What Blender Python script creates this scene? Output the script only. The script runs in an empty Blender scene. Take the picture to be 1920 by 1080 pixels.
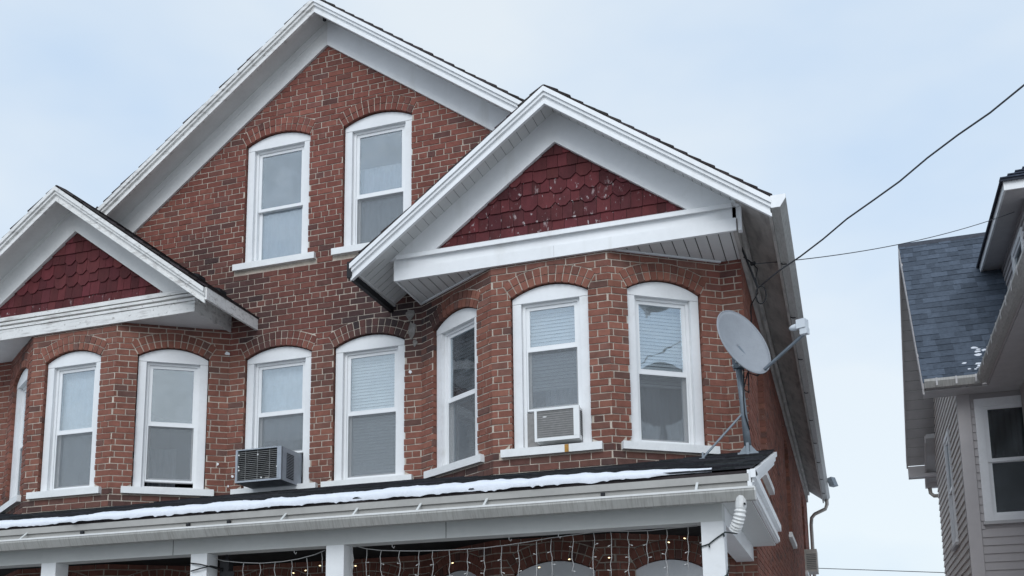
import bpy, math, random
from mathutils import Vector, Matrix
from mathutils.geometry import tessellate_polygon
import mathutils.noise as mnoise
random.seed(7)
rnd = random.uniform
sc = bpy.context.scene
col = sc.collection

# ------------------------------------------------------------------ camera
CAM = Vector((5.4571, -10.13676, 1.6))
F_PX, CX, CY = 1973.243, 911.2685, 963.1989        # in the 1920x1080 photo
YAW, PITCH, ROLL = 0.3345, 0.1749, -0.0093
_fw = Vector((-math.sin(YAW)*math.cos(PITCH), math.cos(YAW)*math.cos(PITCH), math.sin(PITCH)))
_r0 = Vector((math.cos(YAW), math.sin(YAW), 0)); _u0 = _r0.cross(_fw)
_r = _r0*math.cos(ROLL) + _u0*math.sin(ROLL); _u = -_r0*math.sin(ROLL) + _u0*math.cos(ROLL)
cd = bpy.data.cameras.new('camera'); cam = bpy.data.objects.new('camera', cd); col.objects.link(cam)
M3 = Matrix((_r, _u, -_fw)).transposed()
cam.matrix_world = Matrix.Translation(CAM) @ M3.to_4x4()
cd.sensor_width = 36; cd.lens = F_PX/1920*36
cd.shift_x = (960-CX)/1920; cd.shift_y = (CY-540)/1920
cd.clip_start = .05; cd.clip_end = 3000
sc.camera = cam
sc.render.resolution_x, sc.render.resolution_y = 1024, 576

def ray(px, py): return _fw + _r*((px-CX)/F_PX) - _u*((py-CY)/F_PX)
def on(px, py, ax, val):                           # pixel -> point on an axis-aligned plane of the place
    d = ray(px, py); t = (val-CAM[ax])/d[ax]; return CAM + d*t
def at(px, py, t): return CAM + ray(px, py)*t
def project(p):
    d = Vector(p)-CAM; z = d.dot(_fw); return CX+F_PX*d.dot(_r)/z, CY-F_PX*d.dot(_u)/z

# ------------------------------------------------------------------ sky, sun, exposure
SUN_EL, SUN_AZ = 37, 172                           # degrees; azimuth clockwise from +Y
world = bpy.data.worlds.new('World'); sc.world = world; world.use_nodes = True
nt = world.node_tree; nt.nodes.clear()
def N(t, k, **kw):
    n = t.nodes.new(k)
    for a, v in kw.items(): setattr(n, a, v)
    return n
out = N(nt, 'ShaderNodeOutputWorld'); mixs = N(nt, 'ShaderNodeMixShader')
bg1 = N(nt, 'ShaderNodeBackground'); bg2 = N(nt, 'ShaderNodeBackground')
sky = N(nt, 'ShaderNodeTexSky', sky_type='NISHITA', sun_disc=False)
sky.sun_elevation = math.radians(SUN_EL); sky.sun_rotation = math.radians(SUN_AZ); sky.dust_density = 2; sky.air_density = 1.2
nt.links.new(sky.outputs[0], bg1.inputs[0]); bg1.inputs[1].default_value = .12
tc = N(nt, 'ShaderNodeTexCoord'); mp = N(nt, 'ShaderNodeMapping'); mp.inputs['Scale'].default_value = (1, 1, 2.2)
ns = N(nt, 'ShaderNodeTexNoise'); ns.inputs['Scale'].default_value = 1.5; ns.inputs['Detail'].default_value = 5; ns.inputs['Roughness'].default_value = .5
rp = N(nt, 'ShaderNodeValToRGB')
rp.color_ramp.elements[0].position = .36; rp.color_ramp.elements[0].color = (.50, .645, .83, 1)
rp.color_ramp.elements[1].position = .62; rp.color_ramp.elements[1].color = (.735, .80, .85, 1)
nt.links.new(tc.outputs['Generated'], mp.inputs[0]); nt.links.new(mp.outputs[0], ns.inputs['Vector'])
nt.links.new(ns.outputs['Fac'], rp.inputs[0]); nt.links.new(rp.outputs[0], bg2.inputs[0]); bg2.inputs[1].default_value = 1.0
mixs.inputs[0].default_value = .85
nt.links.new(bg1.outputs[0], mixs.inputs[1]); nt.links.new(bg2.outputs[0], mixs.inputs[2]); nt.links.new(mixs.outputs[0], out.inputs[0])
sl = bpy.data.lights.new('sun', 'SUN'); sl.energy = 1.2; sl.angle = math.radians(38); sl.color = (.89, .945, 1)
so = bpy.data.objects.new('sun', sl); col.objects.link(so)
_el, _az = math.radians(SUN_EL), math.radians(SUN_AZ)
_sd = Vector((math.sin(_az)*math.cos(_el), math.cos(_az)*math.cos(_el), math.sin(_el)))
so.rotation_euler = _sd.to_track_quat('Z', 'Y').to_euler(); so.location = _sd*60
sc.view_settings.view_transform = 'Standard'; sc.view_settings.look = 'None'
sc.view_settings.exposure = .25; sc.view_settings.gamma = 1
try: sc.view_settings.use_curve_mapping = False
except Exception: pass

# ------------------------------------------------------------------ materials
def mat(name, color, rough=.6, spec=.4, vary=.0, vscale=6, bump=0, bscale=60, streak=None, chips=None, attr=None, metal=0, stretch=(1, 1, 1)):
    m = bpy.data.materials.new(name); m.use_nodes = True; t = m.node_tree; b = t.nodes['Principled BSDF']
    b.inputs['Roughness'].default_value = rough; b.inputs['Specular IOR Level'].default_value = spec; b.inputs['Metallic'].default_value = metal
    tc = N(t, 'ShaderNodeTexCoord'); mp = N(t, 'ShaderNodeMapping'); mp.inputs['Scale'].default_value = stretch
    geo = N(t, 'ShaderNodeNewGeometry')
    t.links.new(geo.outputs['Position'], mp.inputs[0])
    base = N(t, 'ShaderNodeRGB'); base.outputs[0].default_value = (*color, 1); cur = base.outputs[0]
    if attr:
        a = N(t, 'ShaderNodeAttribute', attribute_name=attr); cur = a.outputs['Color']
    def noise(s, det=4, rgh=.6):
        n = N(t, 'ShaderNodeTexNoise'); n.inputs['Scale'].default_value = s; n.inputs['Detail'].default_value = det; n.inputs['Roughness'].default_value = rgh
        t.links.new(mp.outputs[0], n.inputs['Vector']); return n.outputs['Fac']
    def ramp(f, a, b_, lo, hi):
        r = N(t, 'ShaderNodeMapRange'); r.inputs[1].default_value = a; r.inputs[2].default_value = b_; r.inputs[3].default_value = lo; r.inputs[4].default_value = hi
        t.links.new(f, r.inputs[0]); return r.outputs[0]
    def mult(c, f):
        x = N(t, 'ShaderNodeMix', data_type='RGBA', blend_type='MULTIPLY'); x.inputs[0].default_value = 1
        t.links.new(c, x.inputs[6])
        cc = N(t, 'ShaderNodeCombineColor')
        for i in range(3): t.links.new(f, cc.inputs[i])
        t.links.new(cc.outputs[0], x.inputs[7]); return x.outputs[2]
    def over(c, f, colr):
        x = N(t, 'ShaderNodeMix', data_type='RGBA'); t.links.new(f, x.inputs[0]); t.links.new(c, x.inputs[6]); x.inputs[7].default_value = (*colr, 1); return x.outputs[2]
    if vary:
        cur = mult(cur, ramp(noise(vscale), .3, .7, 1-vary, 1+vary*.6))
        cur = mult(cur, ramp(noise(vscale*9, 3), .25, .75, 1-vary*.6, 1+vary*.4))
    for lay in (chips or []):                                   # (scale, threshold, softness, colour): worn or stained patches
        s, th, so_, cc = lay
        cur = over(cur, ramp(noise(s, 6, .65), th, th+so_, 0, 1), cc)
    if streak:
        s, th, so_, cc, st = streak
        mp2 = N(t, 'ShaderNodeMapping'); mp2.inputs['Scale'].default_value = st; t.links.new(geo.outputs['Position'], mp2.inputs[0])
        n = N(t, 'ShaderNodeTexNoise'); n.inputs['Scale'].default_value = s; n.inputs['Detail'].default_value = 4; t.links.new(mp2.outputs[0], n.inputs['Vector'])
        cur = over(cur, ramp(n.outputs['Fac'], th, th+so_, 0, .85), cc)
    t.links.new(cur, b.inputs['Base Color'])
    if bump:
        bn = N(t, 'ShaderNodeBump'); bn.inputs['Strength'].default_value = bump; bn.inputs['Distance'].default_value = .006
        t.links.new(noise(bscale, 5), bn.inputs['Height']); t.links.new(bn.outputs[0], b.inputs['Normal'])
    return m

def glass_mat(name, refl, tint=(.93, .96, .98), rough=.0, wav=.15, film=.04):
    m = bpy.data.materials.new(name); m.use_nodes = True; t = m.node_tree; t.nodes.clear()
    o = N(t, 'ShaderNodeOutputMaterial'); mx = N(t, 'ShaderNodeMixShader'); tr = N(t, 'ShaderNodeBsdfTransparent'); gl = N(t, 'ShaderNodeBsdfGlossy')
    tr.inputs[0].default_value = (*tint, 1); gl.inputs['Roughness'].default_value = rough; gl.inputs[0].default_value = (.9, .96, 1, 1)
    lw = N(t, 'ShaderNodeLayerWeight'); lw.inputs[0].default_value = .25
    mr = N(t, 'ShaderNodeMapRange'); mr.inputs[3].default_value = refl; mr.inputs[4].default_value = .95
    t.links.new(lw.outputs['Fresnel'], mr.inputs[0]); t.links.new(mr.outputs[0], mx.inputs[0])
    g = N(t, 'ShaderNodeNewGeometry'); ns = N(t, 'ShaderNodeTexNoise'); ns.inputs['Scale'].default_value = 3.2; ns.inputs['Detail'].default_value = 2
    bn = N(t, 'ShaderNodeBump'); bn.inputs['Strength'].default_value = wav; bn.inputs['Distance'].default_value = .02
    t.links.new(g.outputs['Position'], ns.inputs['Vector']); t.links.new(ns.outputs['Fac'], bn.inputs['Height']); t.links.new(bn.outputs[0], gl.inputs['Normal'])
    df = N(t, 'ShaderNodeBsdfDiffuse'); df.inputs[0].default_value = (.60, .64, .68, 1); m2 = N(t, 'ShaderNodeMixShader')
    n2 = N(t, 'ShaderNodeTexNoise'); n2.inputs['Scale'].default_value = 3.5; n2.inputs['Detail'].default_value = 6; n2.inputs['Roughness'].default_value = .62
    r2 = N(t, 'ShaderNodeMapRange'); r2.inputs[1].default_value = .35; r2.inputs[2].default_value = .7; r2.inputs[3].default_value = film*.25; r2.inputs[4].default_value = film*1.6
    t.links.new(g.outputs['Position'], n2.inputs['Vector']); t.links.new(n2.outputs['Fac'], r2.inputs[0]); t.links.new(r2.outputs[0], m2.inputs[0])
    t.links.new(tr.outputs[0], m2.inputs[1]); t.links.new(df.outputs[0], m2.inputs[2])
    t.links.new(m2.outputs[0], mx.inputs[1]); t.links.new(gl.outputs[0], mx.inputs[2]); t.links.new(mx.outputs[0], o.inputs[0])
    return m
def veil_mat(name, color, fac):                                  # woven insect screen / sheer curtain
    m = bpy.data.materials.new(name); m.use_nodes = True; t = m.node_tree; b = t.nodes['Principled BSDF']
    b.inputs['Base Color'].default_value = (*color, 1); b.inputs['Roughness'].default_value = .9
    o = t.nodes['Material Output']; mx = N(t, 'ShaderNodeMixShader'); tr = N(t, 'ShaderNodeBsdfTransparent'); mx.inputs[0].default_value = fac
    t.links.new(tr.outputs[0], mx.inputs[1]); t.links.new(b.outputs[0], mx.inputs[2]); t.links.new(mx.outputs[0], o.inputs[0]); return m
def emit_mat(name, color, s):
    m = bpy.data.materials.new(name); m.use_nodes = True; b = m.node_tree.nodes['Principled BSDF']
    b.inputs['Base Color'].default_value = (*color, 1); b.inputs['Emission Color'].default_value = (*color, 1); b.inputs['Emission Strength'].default_value = s; return m

GREY_WOOD = (.30, .29, .28)
M = dict(
    brick=mat('brick', (.24, .085, .06), .92, .2, vary=.2, vscale=14, bump=.55, bscale=70, attr='Col', chips=[(6.5, .69, .12, (.33, .27, .235))]),
    mortar=mat('mortar', (.56, .485, .41), .95, .1, vary=.25, vscale=5, bump=.5, bscale=120),
    mortarpatch=mat('mortar_patch', (.26, .24, .225), .95, .1, vary=.4, vscale=14, bump=.6, bscale=50),
    white=mat('white_trim', (.80, .80, .80), .45, .4, vary=.05, vscale=2.5, chips=[(3.2, .60, .25, (.62, .61, .58)), (17, .70, .1, (.56, .54, .51))]),
    sill=mat('white_sill', (.80, .80, .79), .5, .4, vary=.07, vscale=5, chips=[(9, .70, .2, (.5, .47, .42))]),
    vinyl=mat('vinyl_window', (.82, .82, .82), .35, .5, vary=.03),
    clad=mat('white_cladding', (.82, .82, .82), .4, .45, vary=.05, vscale=1.6, streak=(1, .60, .25, (.64, .63, .60), (5, 5, .7)), chips=[(2.5, .62, .2, (.70, .69, .67))]),
    oldwhite=mat('peeling_white_paint', (.76, .745, .72), .7, .25, vary=.08, vscale=4, bump=.35, bscale=45,
                 chips=[(8, .56, .14, (.54, .52, .50)), (22, .60, .08, (.42, .40, .38))], streak=(3.5, .54, .16, (.46, .44, .42), (1.0, 4, 8))),
    oldboard=mat('old_white_board', (.74, .73, .71), .65, .25, vary=.07, vscale=3, chips=[(20, .72, .05, (.5, .48, .46))]),
    soffit=mat('soffit_panel', (.68, .675, .66), .5, .35, vary=.05, vscale=3),
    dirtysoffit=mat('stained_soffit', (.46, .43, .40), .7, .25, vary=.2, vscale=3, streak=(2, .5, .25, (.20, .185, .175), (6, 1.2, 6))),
    groove=mat('groove_shadow', (.10, .095, .09), .9, .1),
    shake=mat('red_shake', (.135, .022, .026), .75, .25, vary=.22, vscale=16, bump=.4, bscale=60, attr='Col', stretch=(1, 1, .25)),
    wornshake=mat('worn_red_shake', (.135, .022, .026), .75, .25, vary=.22, vscale=16, bump=.4, bscale=60, attr='Col', stretch=(1, 1, .45), chips=[(9, .615, .06, (.30, .23, .23)), (26, .625, .05, (.42, .36, .36))]),
    asphalt=mat('asphalt_shingle', (.045, .04, .042), .95, .15, vary=.3, vscale=25, bump=.6, bscale=220, attr='Col'),
    blueroof=mat('blue_grey_shingle', (.09, .11, .145), .95, .15, vary=.2, vscale=20, bump=.5, bscale=180, attr='Col'),
    gutter=mat('gutter', (.44, .43, .405), .5, .4, vary=.1, vscale=2, streak=(3, .46, .30, (.27, .255, .235), (30, 4, .5))),
    lip=mat('gutter_lip', (.72, .71, .69), .45, .4, vary=.08, vscale=5, chips=[(12, .66, .15, (.42, .38, .33))]),
    porchfascia=mat('porch_fascia', (.40, .385, .36), .55, .35, vary=.1, vscale=2.5, chips=[(6, .66, .2, (.40, .37, .34))]),
    beam=mat('porch_beam', (.62, .62, .60), .55, .35, vary=.05, vscale=1.5),
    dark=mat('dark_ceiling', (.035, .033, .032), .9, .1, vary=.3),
    room=mat('dark_room', (.05, .05, .052), .9, .1),
    blind=mat('blind_slat', (.80, .80, .77), .6, .3, vary=.04),
    darkblind=mat('aged_blind_slat', (.55, .56, .54), .6, .3, vary=.06),
    curtain=mat('pale_curtain', (.70, .71, .71), .9, .1, vary=.12, vscale=7, stretch=(3, 3, .4)),
    lace=veil_mat('lace_curtain', (.66, .68, .72), .42),
    screen=veil_mat('insect_screen', (.24, .25, .26), .30),
    glass=glass_mat('window_glass', .20, film=.11),
    steel=mat('galvanised_steel', (.20, .23, .26), .45, .5, vary=.15, vscale=12, metal=.3),
    dish=mat('dish_grey', (.31, .325, .35), .55, .35, vary=.09, vscale=6, chips=[(7, .68, .2, (.30, .31, .32))]),
    lnb=mat('feed_plastic', (.62, .65, .68), .5, .4),
    black=mat('black_rubber', (.015, .015, .017), .6, .3),
    cable=mat('service_cable', (.055, .057, .062), .6, .3),
    acmetal=mat('weathered_ac_metal', (.34, .37, .41), .55, .45, vary=.15, vscale=9, chips=[(10, .68, .08, (.22, .17, .13))]),
    acfin=mat('ac_fin', (.20, .20, .195), .6, .35, vary=.3, vscale=14),
    acdark=mat('ac_cavity', (.03, .03, .033), .8, .2),
    acwhite=mat('ac_white_plastic', (.80, .80, .79), .4, .45),
    acgrille=mat('ac_rear_coil', (.26, .25, .24), .6, .3, vary=.15, vscale=30),
    rust=mat('rust_stain', (.42, .22, .06), .9, .1, vary=.3, vscale=30),
    snow=mat('snow', (.76, .78, .83), .85, .2, vary=.06, vscale=8, bump=.9, bscale=70),
    wire=mat('white_wire', (.48, .47, .46), .6, .3),
    greenwire=mat('dark_green_wire', (.012, .022, .02), .6, .3),
    bulb=emit_mat('lit_bulb', (1, .78, .42), 2.5), deadbulb=mat('unlit_bulb', (.75, .74, .72), .3, .5),
    siding=mat('beige_siding', (.45, .42, .415), .6, .3, vary=.05, vscale=2),
    sidingpale=mat('pale_siding', (.60, .56, .52), .6, .3, vary=.07, vscale=2),
    beigetrim=mat('beige_trim', (.48, .45, .445), .55, .35, vary=.05),
    greysoffit=mat('grey_soffit', (.50, .485, .48), .6, .3, vary=.08),
    pane=glass_mat('neighbour_glass', .10, (.5, .55, .55)),
    green=mat('green_curtain', (.09, .12, .105), .9, .1, vary=.2, vscale=10, stretch=(4, 4, .3)),
    ground=mat('ground', (.66, .68, .71), .95, .1, vary=.1, vscale=.6, chips=[(.5, .58, .1, (.17, .16, .14))]),
    road=mat('asphalt_road', (.13, .13, .132), .95, .15, vary=.2, vscale=3), walk=mat('concrete', (.27, .265, .25), .9, .2, vary=.15, vscale=2),
    porchfloor=mat('porch_floor', (.10, .095, .09), .7, .3, vary=.2),
    copper=mat('beige_pipe', (.50, .465, .42), .6, .3, vary=.15),
)

# ------------------------------------------------------------------ mesh helpers
def tag(o, label, cat, group=None, kind=None):
    if label: o['label'] = label
    if cat: o['category'] = cat
    if group: o['group'] = group
    if kind: o['kind'] = kind
    return o
def empty(name, loc=(0, 0, 0)):
    o = bpy.data.objects.new(name, None); col.objects.link(o); o.location = loc; o.empty_display_size = .2; return o
class Face:                                                       # a wall plane: s along it, z up, d outwards
    def __init__(s, A, B): 
        s.A = Vector((A[0], A[1], 0)); v = Vector((B[0], B[1], 0))-s.A; s.L = v.length; s.e = v.normalized(); s.n = Vector((s.e.y, -s.e.x, 0))
    def P(s, a, z, d=0): q = s.A+s.e*a+s.n*d; return Vector((q.x, q.y, z))
FRONT = Face((0, 0), (1, 0))
class MB:
    def __init__(s): s.v = []; s.f = []; s.c = []
    def face(s, pts, c=None):
        k = len(s.v); s.v += [tuple(p) for p in pts]; s.f.append(tuple(range(k, k+len(pts)))); s.c.append(c)
    def prism(s, face, poly, d0, d1, c=None, back=True, bevel=0):
        if sum(poly[i][0]*poly[(i+1) % len(poly)][1]-poly[(i+1) % len(poly)][0]*poly[i][1] for i in range(len(poly))) < 0: poly = poly[::-1]
        n = len(poly); k = len(s.v)
        s.v += [tuple(face.P(a, z, d0)) for a, z in poly]+[tuple(face.P(a, z, d1)) for a, z in poly]
        s.f.append(tuple(range(k, k+n))); s.c.append(c)
        if back: s.f.append(tuple(range(k+2*n-1, k+n-1, -1))); s.c.append(c)
        for i in range(n):
            j = (i+1) % n; s.f.append((k+i, k+n+i, k+n+j, k+j)); s.c.append(c)
        return s
    def box(s, x0, x1, y0, y1, z0, z1, c=None, face=FRONT):        # with FRONT: world axes
        return s.prism(face, [(x0, z0), (x1, z0), (x1, z1), (x0, z1)], -y0, -y1, c)
    def fbox(s, face, a0, a1, z0, z1, d0, d1, c=None): return s.prism(face, [(a0, z0), (a1, z0), (a1, z1), (a0, z1)], d0, d1, c)
    def ring(s, face, a0, a1, z0, z1, w, d0, d1, wb=None, wt=None):
        wb = w if wb is None else wb; wt = w if wt is None else wt
        s.fbox(face, a0, a0+w, z0, z1, d0, d1); s.fbox(face, a1-w, a1, z0, z1, d0, d1)
        s.fbox(face, a0+w, a1-w, z0, z0+wb, d0-.001, d1+.001); s.fbox(face, a0+w, a1-w, z1-wt, z1, d0-.001, d1+.001); return s
    def ext(s, prof, p0, p1, up=Vector((0, 0, 1)), c=None, skew0=None, skew1=None):   # profile (outwards, up) swept p0 -> p1
        p0 = Vector(p0); p1 = Vector(p1); t = (p1-p0).normalized(); o = t.cross(up).normalized(); n = len(prof); k = len(s.v)
        for p in (p0, p1): s.v += [tuple(p+o*a+up*b) for a, b in prof]
        for i in range(n):
            j = (i+1) % n; s.f.append((k+i, k+j, k+n+j, k+n+i)); s.c.append(c)
        s.f.append(tuple(range(k+n-1, k-1, -1))); s.f.append(tuple(range(k+n, k+2*n))); s.c += [c, c]; return s
    def tube(s, pts, r, n=6, c=None, cap=True):
        pts = [Vector(p) for p in pts]; k = len(s.v); m = len(pts); prev = None
        for i, p in enumerate(pts):
            t = (pts[min(i+1, m-1)]-pts[max(i-1, 0)]).normalized()
            a = t.orthogonal().normalized() if prev is None else (prev-t*prev.dot(t)).normalized()
            prev = a; b = t.cross(a); rr = r[i] if isinstance(r, (list, tuple)) else r
            s.v += [tuple(p+(a*math.cos(2*math.pi*q/n)+b*math.sin(2*math.pi*q/n))*rr) for q in range(n)]
        for i in range(m-1):
            for q in range(n):
                z = (q+1) % n; s.f.append((k+i*n+q, k+i*n+z, k+(i+1)*n+z, k+(i+1)*n+q)); s.c.append(c)
        if cap: s.f.append(tuple(range(k+n-1, k-1, -1))); s.f.append(tuple(range(k+(m-1)*n, k+m*n))); s.c += [c, c]
        return s
    def build(s, name, m, parent=None, smooth=False):
        me = bpy.data.meshes.new(name); me.from_pydata(s.v, [], s.f); me.materials.append(M[m])
        if any(x is not None for x in s.c):
            a = me.attributes.new('Col', 'FLOAT_COLOR', 'FACE')
            flat = []
            for x in s.c: flat += [*(x or (.2, .08, .06)), 1]
            a.data.foreach_set('color', flat)
        if smooth: me.polygons.foreach_set('use_smooth', [True]*len(me.polygons))
        me.update(); o = bpy.data.objects.new(name, me); col.objects.link(o)
        if parent: o.parent = parent
        return o
def clip(poly, a, b, c_):                                         # keep a*x+b*z <= c
    res = []
    for i in range(len(poly)):
        p, q = poly[i], poly[(i+1) % len(poly)]; fp = a*p[0]+b*p[1]-c_; fq = a*q[0]+b*q[1]-c_
        if fp <= 0: res.append(p)
        if (fp < 0 < fq) or (fq < 0 < fp):
            t = fp/(fp-fq); res.append((p[0]+(q[0]-p[0])*t, p[1]+(q[1]-p[1])*t))
    return res
def area(poly): return abs(sum(poly[i][0]*poly[(i+1) % len(poly)][1]-poly[(i+1) % len(poly)][0]*poly[i][1] for i in range(len(poly))))/2

# ------------------------------------------------------------------ ground and street
def sheet(name, x0, x1, y0, y1, z, m):
    b = MB(); b.face([(x0, y0, z), (x1, y0, z), (x1, y1, z), (x0, y1, z)]); return tag(b.build(name, m), None, None, kind='structure')
sheet('ground', -900, 900, -900, 900, 0, 'ground')
sheet('road', -200, 200, -15.5, -7.8, .004, 'road')
b = MB(); b.box(-200, 200, -7.8, -2.75, -.05, .13); tag(b.build('pavement', 'walk'), None, None, kind='structure')

# ------------------------------------------------------------------ house dimensions (metres)
E0, E1, E2, E3, E4, BD = 1.208, 2.251, 3.443, 4.43, 4.636, .698       # bay break points on X, bay depth
XG, YB, YF = 2.936, -.678, -1.031                                    # bay gable axis, its wall plane, its fascia plane
YM = -.345                                                           # main gable fascia plane
SL = .738
def ZR(x): return 9.68-SL*abs(x)                                     # top of the main roof planes
ZE = ZR(4.996)
DEPTH = 14.0
CH, BL = .0702, .202                                                 # brick course, brick length with joint

house = empty('brick_house', (0, 0, 0))
tag(house, 'red brick double house with white trimmed gables, bay windows and a front porch', 'house')

# ------------------------------------------------------------------ brickwork
SOOT = [((.75, 0, 5.95), .85, .85), ((1.2, 0, 5.6), .5, .9), ((.9, 0, 5.75), .45, .6), ((-1.1, 0, 6.35), .55, .75), ((-1.7, 0, 6.8), .45, .6), ((-.75, 0, 5.85), .45, .6),
        ((0, 0, 5.2), .42, .55), ((-.1, 0, 6.3), .9, .3), ((-.4, 0, 3.9), .8, .35)]
def brick_col(p):
    q = mnoise.noise(p*1.1)*.9+mnoise.noise(p*3.1+Vector((7, 3, 1)))*.5      # tones drift in patches, a few odd bricks
    t = (1+.20*q)*rnd(.87, 1.10); k = random.random()+.12*mnoise.noise(p*1.7+Vector((20, 0, 0)))
    if k < .05: c = (.150, .080, .066)
    elif k < .22: c = (.268, .116, .083)
    elif k < .34: c = (.218, .104, .080)
    else: c = (.236, .098, .072)
    if -.05 < p.y < .05 and p.z > 5.6: t *= .86; c = (c[0], c[1]*.90, c[2]*.95)   # the gable wall is more weathered than the bays
    s = 0
    if p.y < .6:
        for ce, r, w in SOOT:
            q = (Vector(ce)-p).length/r
            if q < 1: s = max(s, w*min(1, (1-q)*1.9)*rnd(.55, 1.1))
        if p.z < 3.98 and p.z > 3.55: s = max(s, rnd(.3, .75))           # splash line above the porch roof
        if p.z > 5.70 and p.y < -.02 and p.z < 5.9: s = max(s, rnd(0, .35))
    s = min(s, .92)
    c = [x*t*(1-s)+y*s for x, y in zip(c, (.040, .036, .038))]
    return tuple(c)

class Hole:                                                           # rough opening behind a bay
    ring = False
    def __init__(o, c, hw, zb, zt): o.c, o.hw, o.zb, o.zt = c, hw, zb, zt; o.top = zt; o.cor = 99; o.zsp = zt
    def half(o, z): return o.hw if o.zb < z < o.zt else -1
    def outline(o): return [(o.c-o.hw, o.zb), (o.c+o.hw, o.zb), (o.c+o.hw, o.zt), (o.c-o.hw, o.zt)]
class Opening:
    ring = True
    def __init__(o, c, hw, zb, zsp, rise=.108, sh=.115, st=.082): 
        o.c, o.hw, o.zb, o.zsp, o.rise, o.sh, o.st = c, hw, zb, zsp, rise, sh, st
        o.R = (hw*hw+rise*rise)/(2*rise); o.zc = zsp+rise-o.R; o.T = .086; o.Ro = o.R+2*o.T+.006
        o.top = o.zc+o.Ro; o.cor = o.zc+o.Ro*math.cos(math.asin(hw/o.R))
    def half(o, z):
        if z < o.zb-o.st or z > o.top: return -1
        if z < o.zb: return o.hw+o.sh
        if z <= o.zsp: return o.hw
        q = o.Ro**2-(z-o.zc)**2
        return min(math.sqrt(max(q, 0)), o.hw*(z-o.zc)/(o.zsp-o.zc))
    def outline(o, n=14, off=.013):                                          # hole in the wall behind the brickwork
        th = math.asin(o.hw/o.R); R = o.R+off
        return [(o.c-o.hw-off, o.zb-.04), (o.c+o.hw+off, o.zb-.04)]+[(o.c+R*math.sin(th-2*th*i/n)+(off if i == 0 else -off if i == n else 0)*.3, o.zc+R*math.cos(th-2*th*i/n)) for i in range(n+1)]

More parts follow.
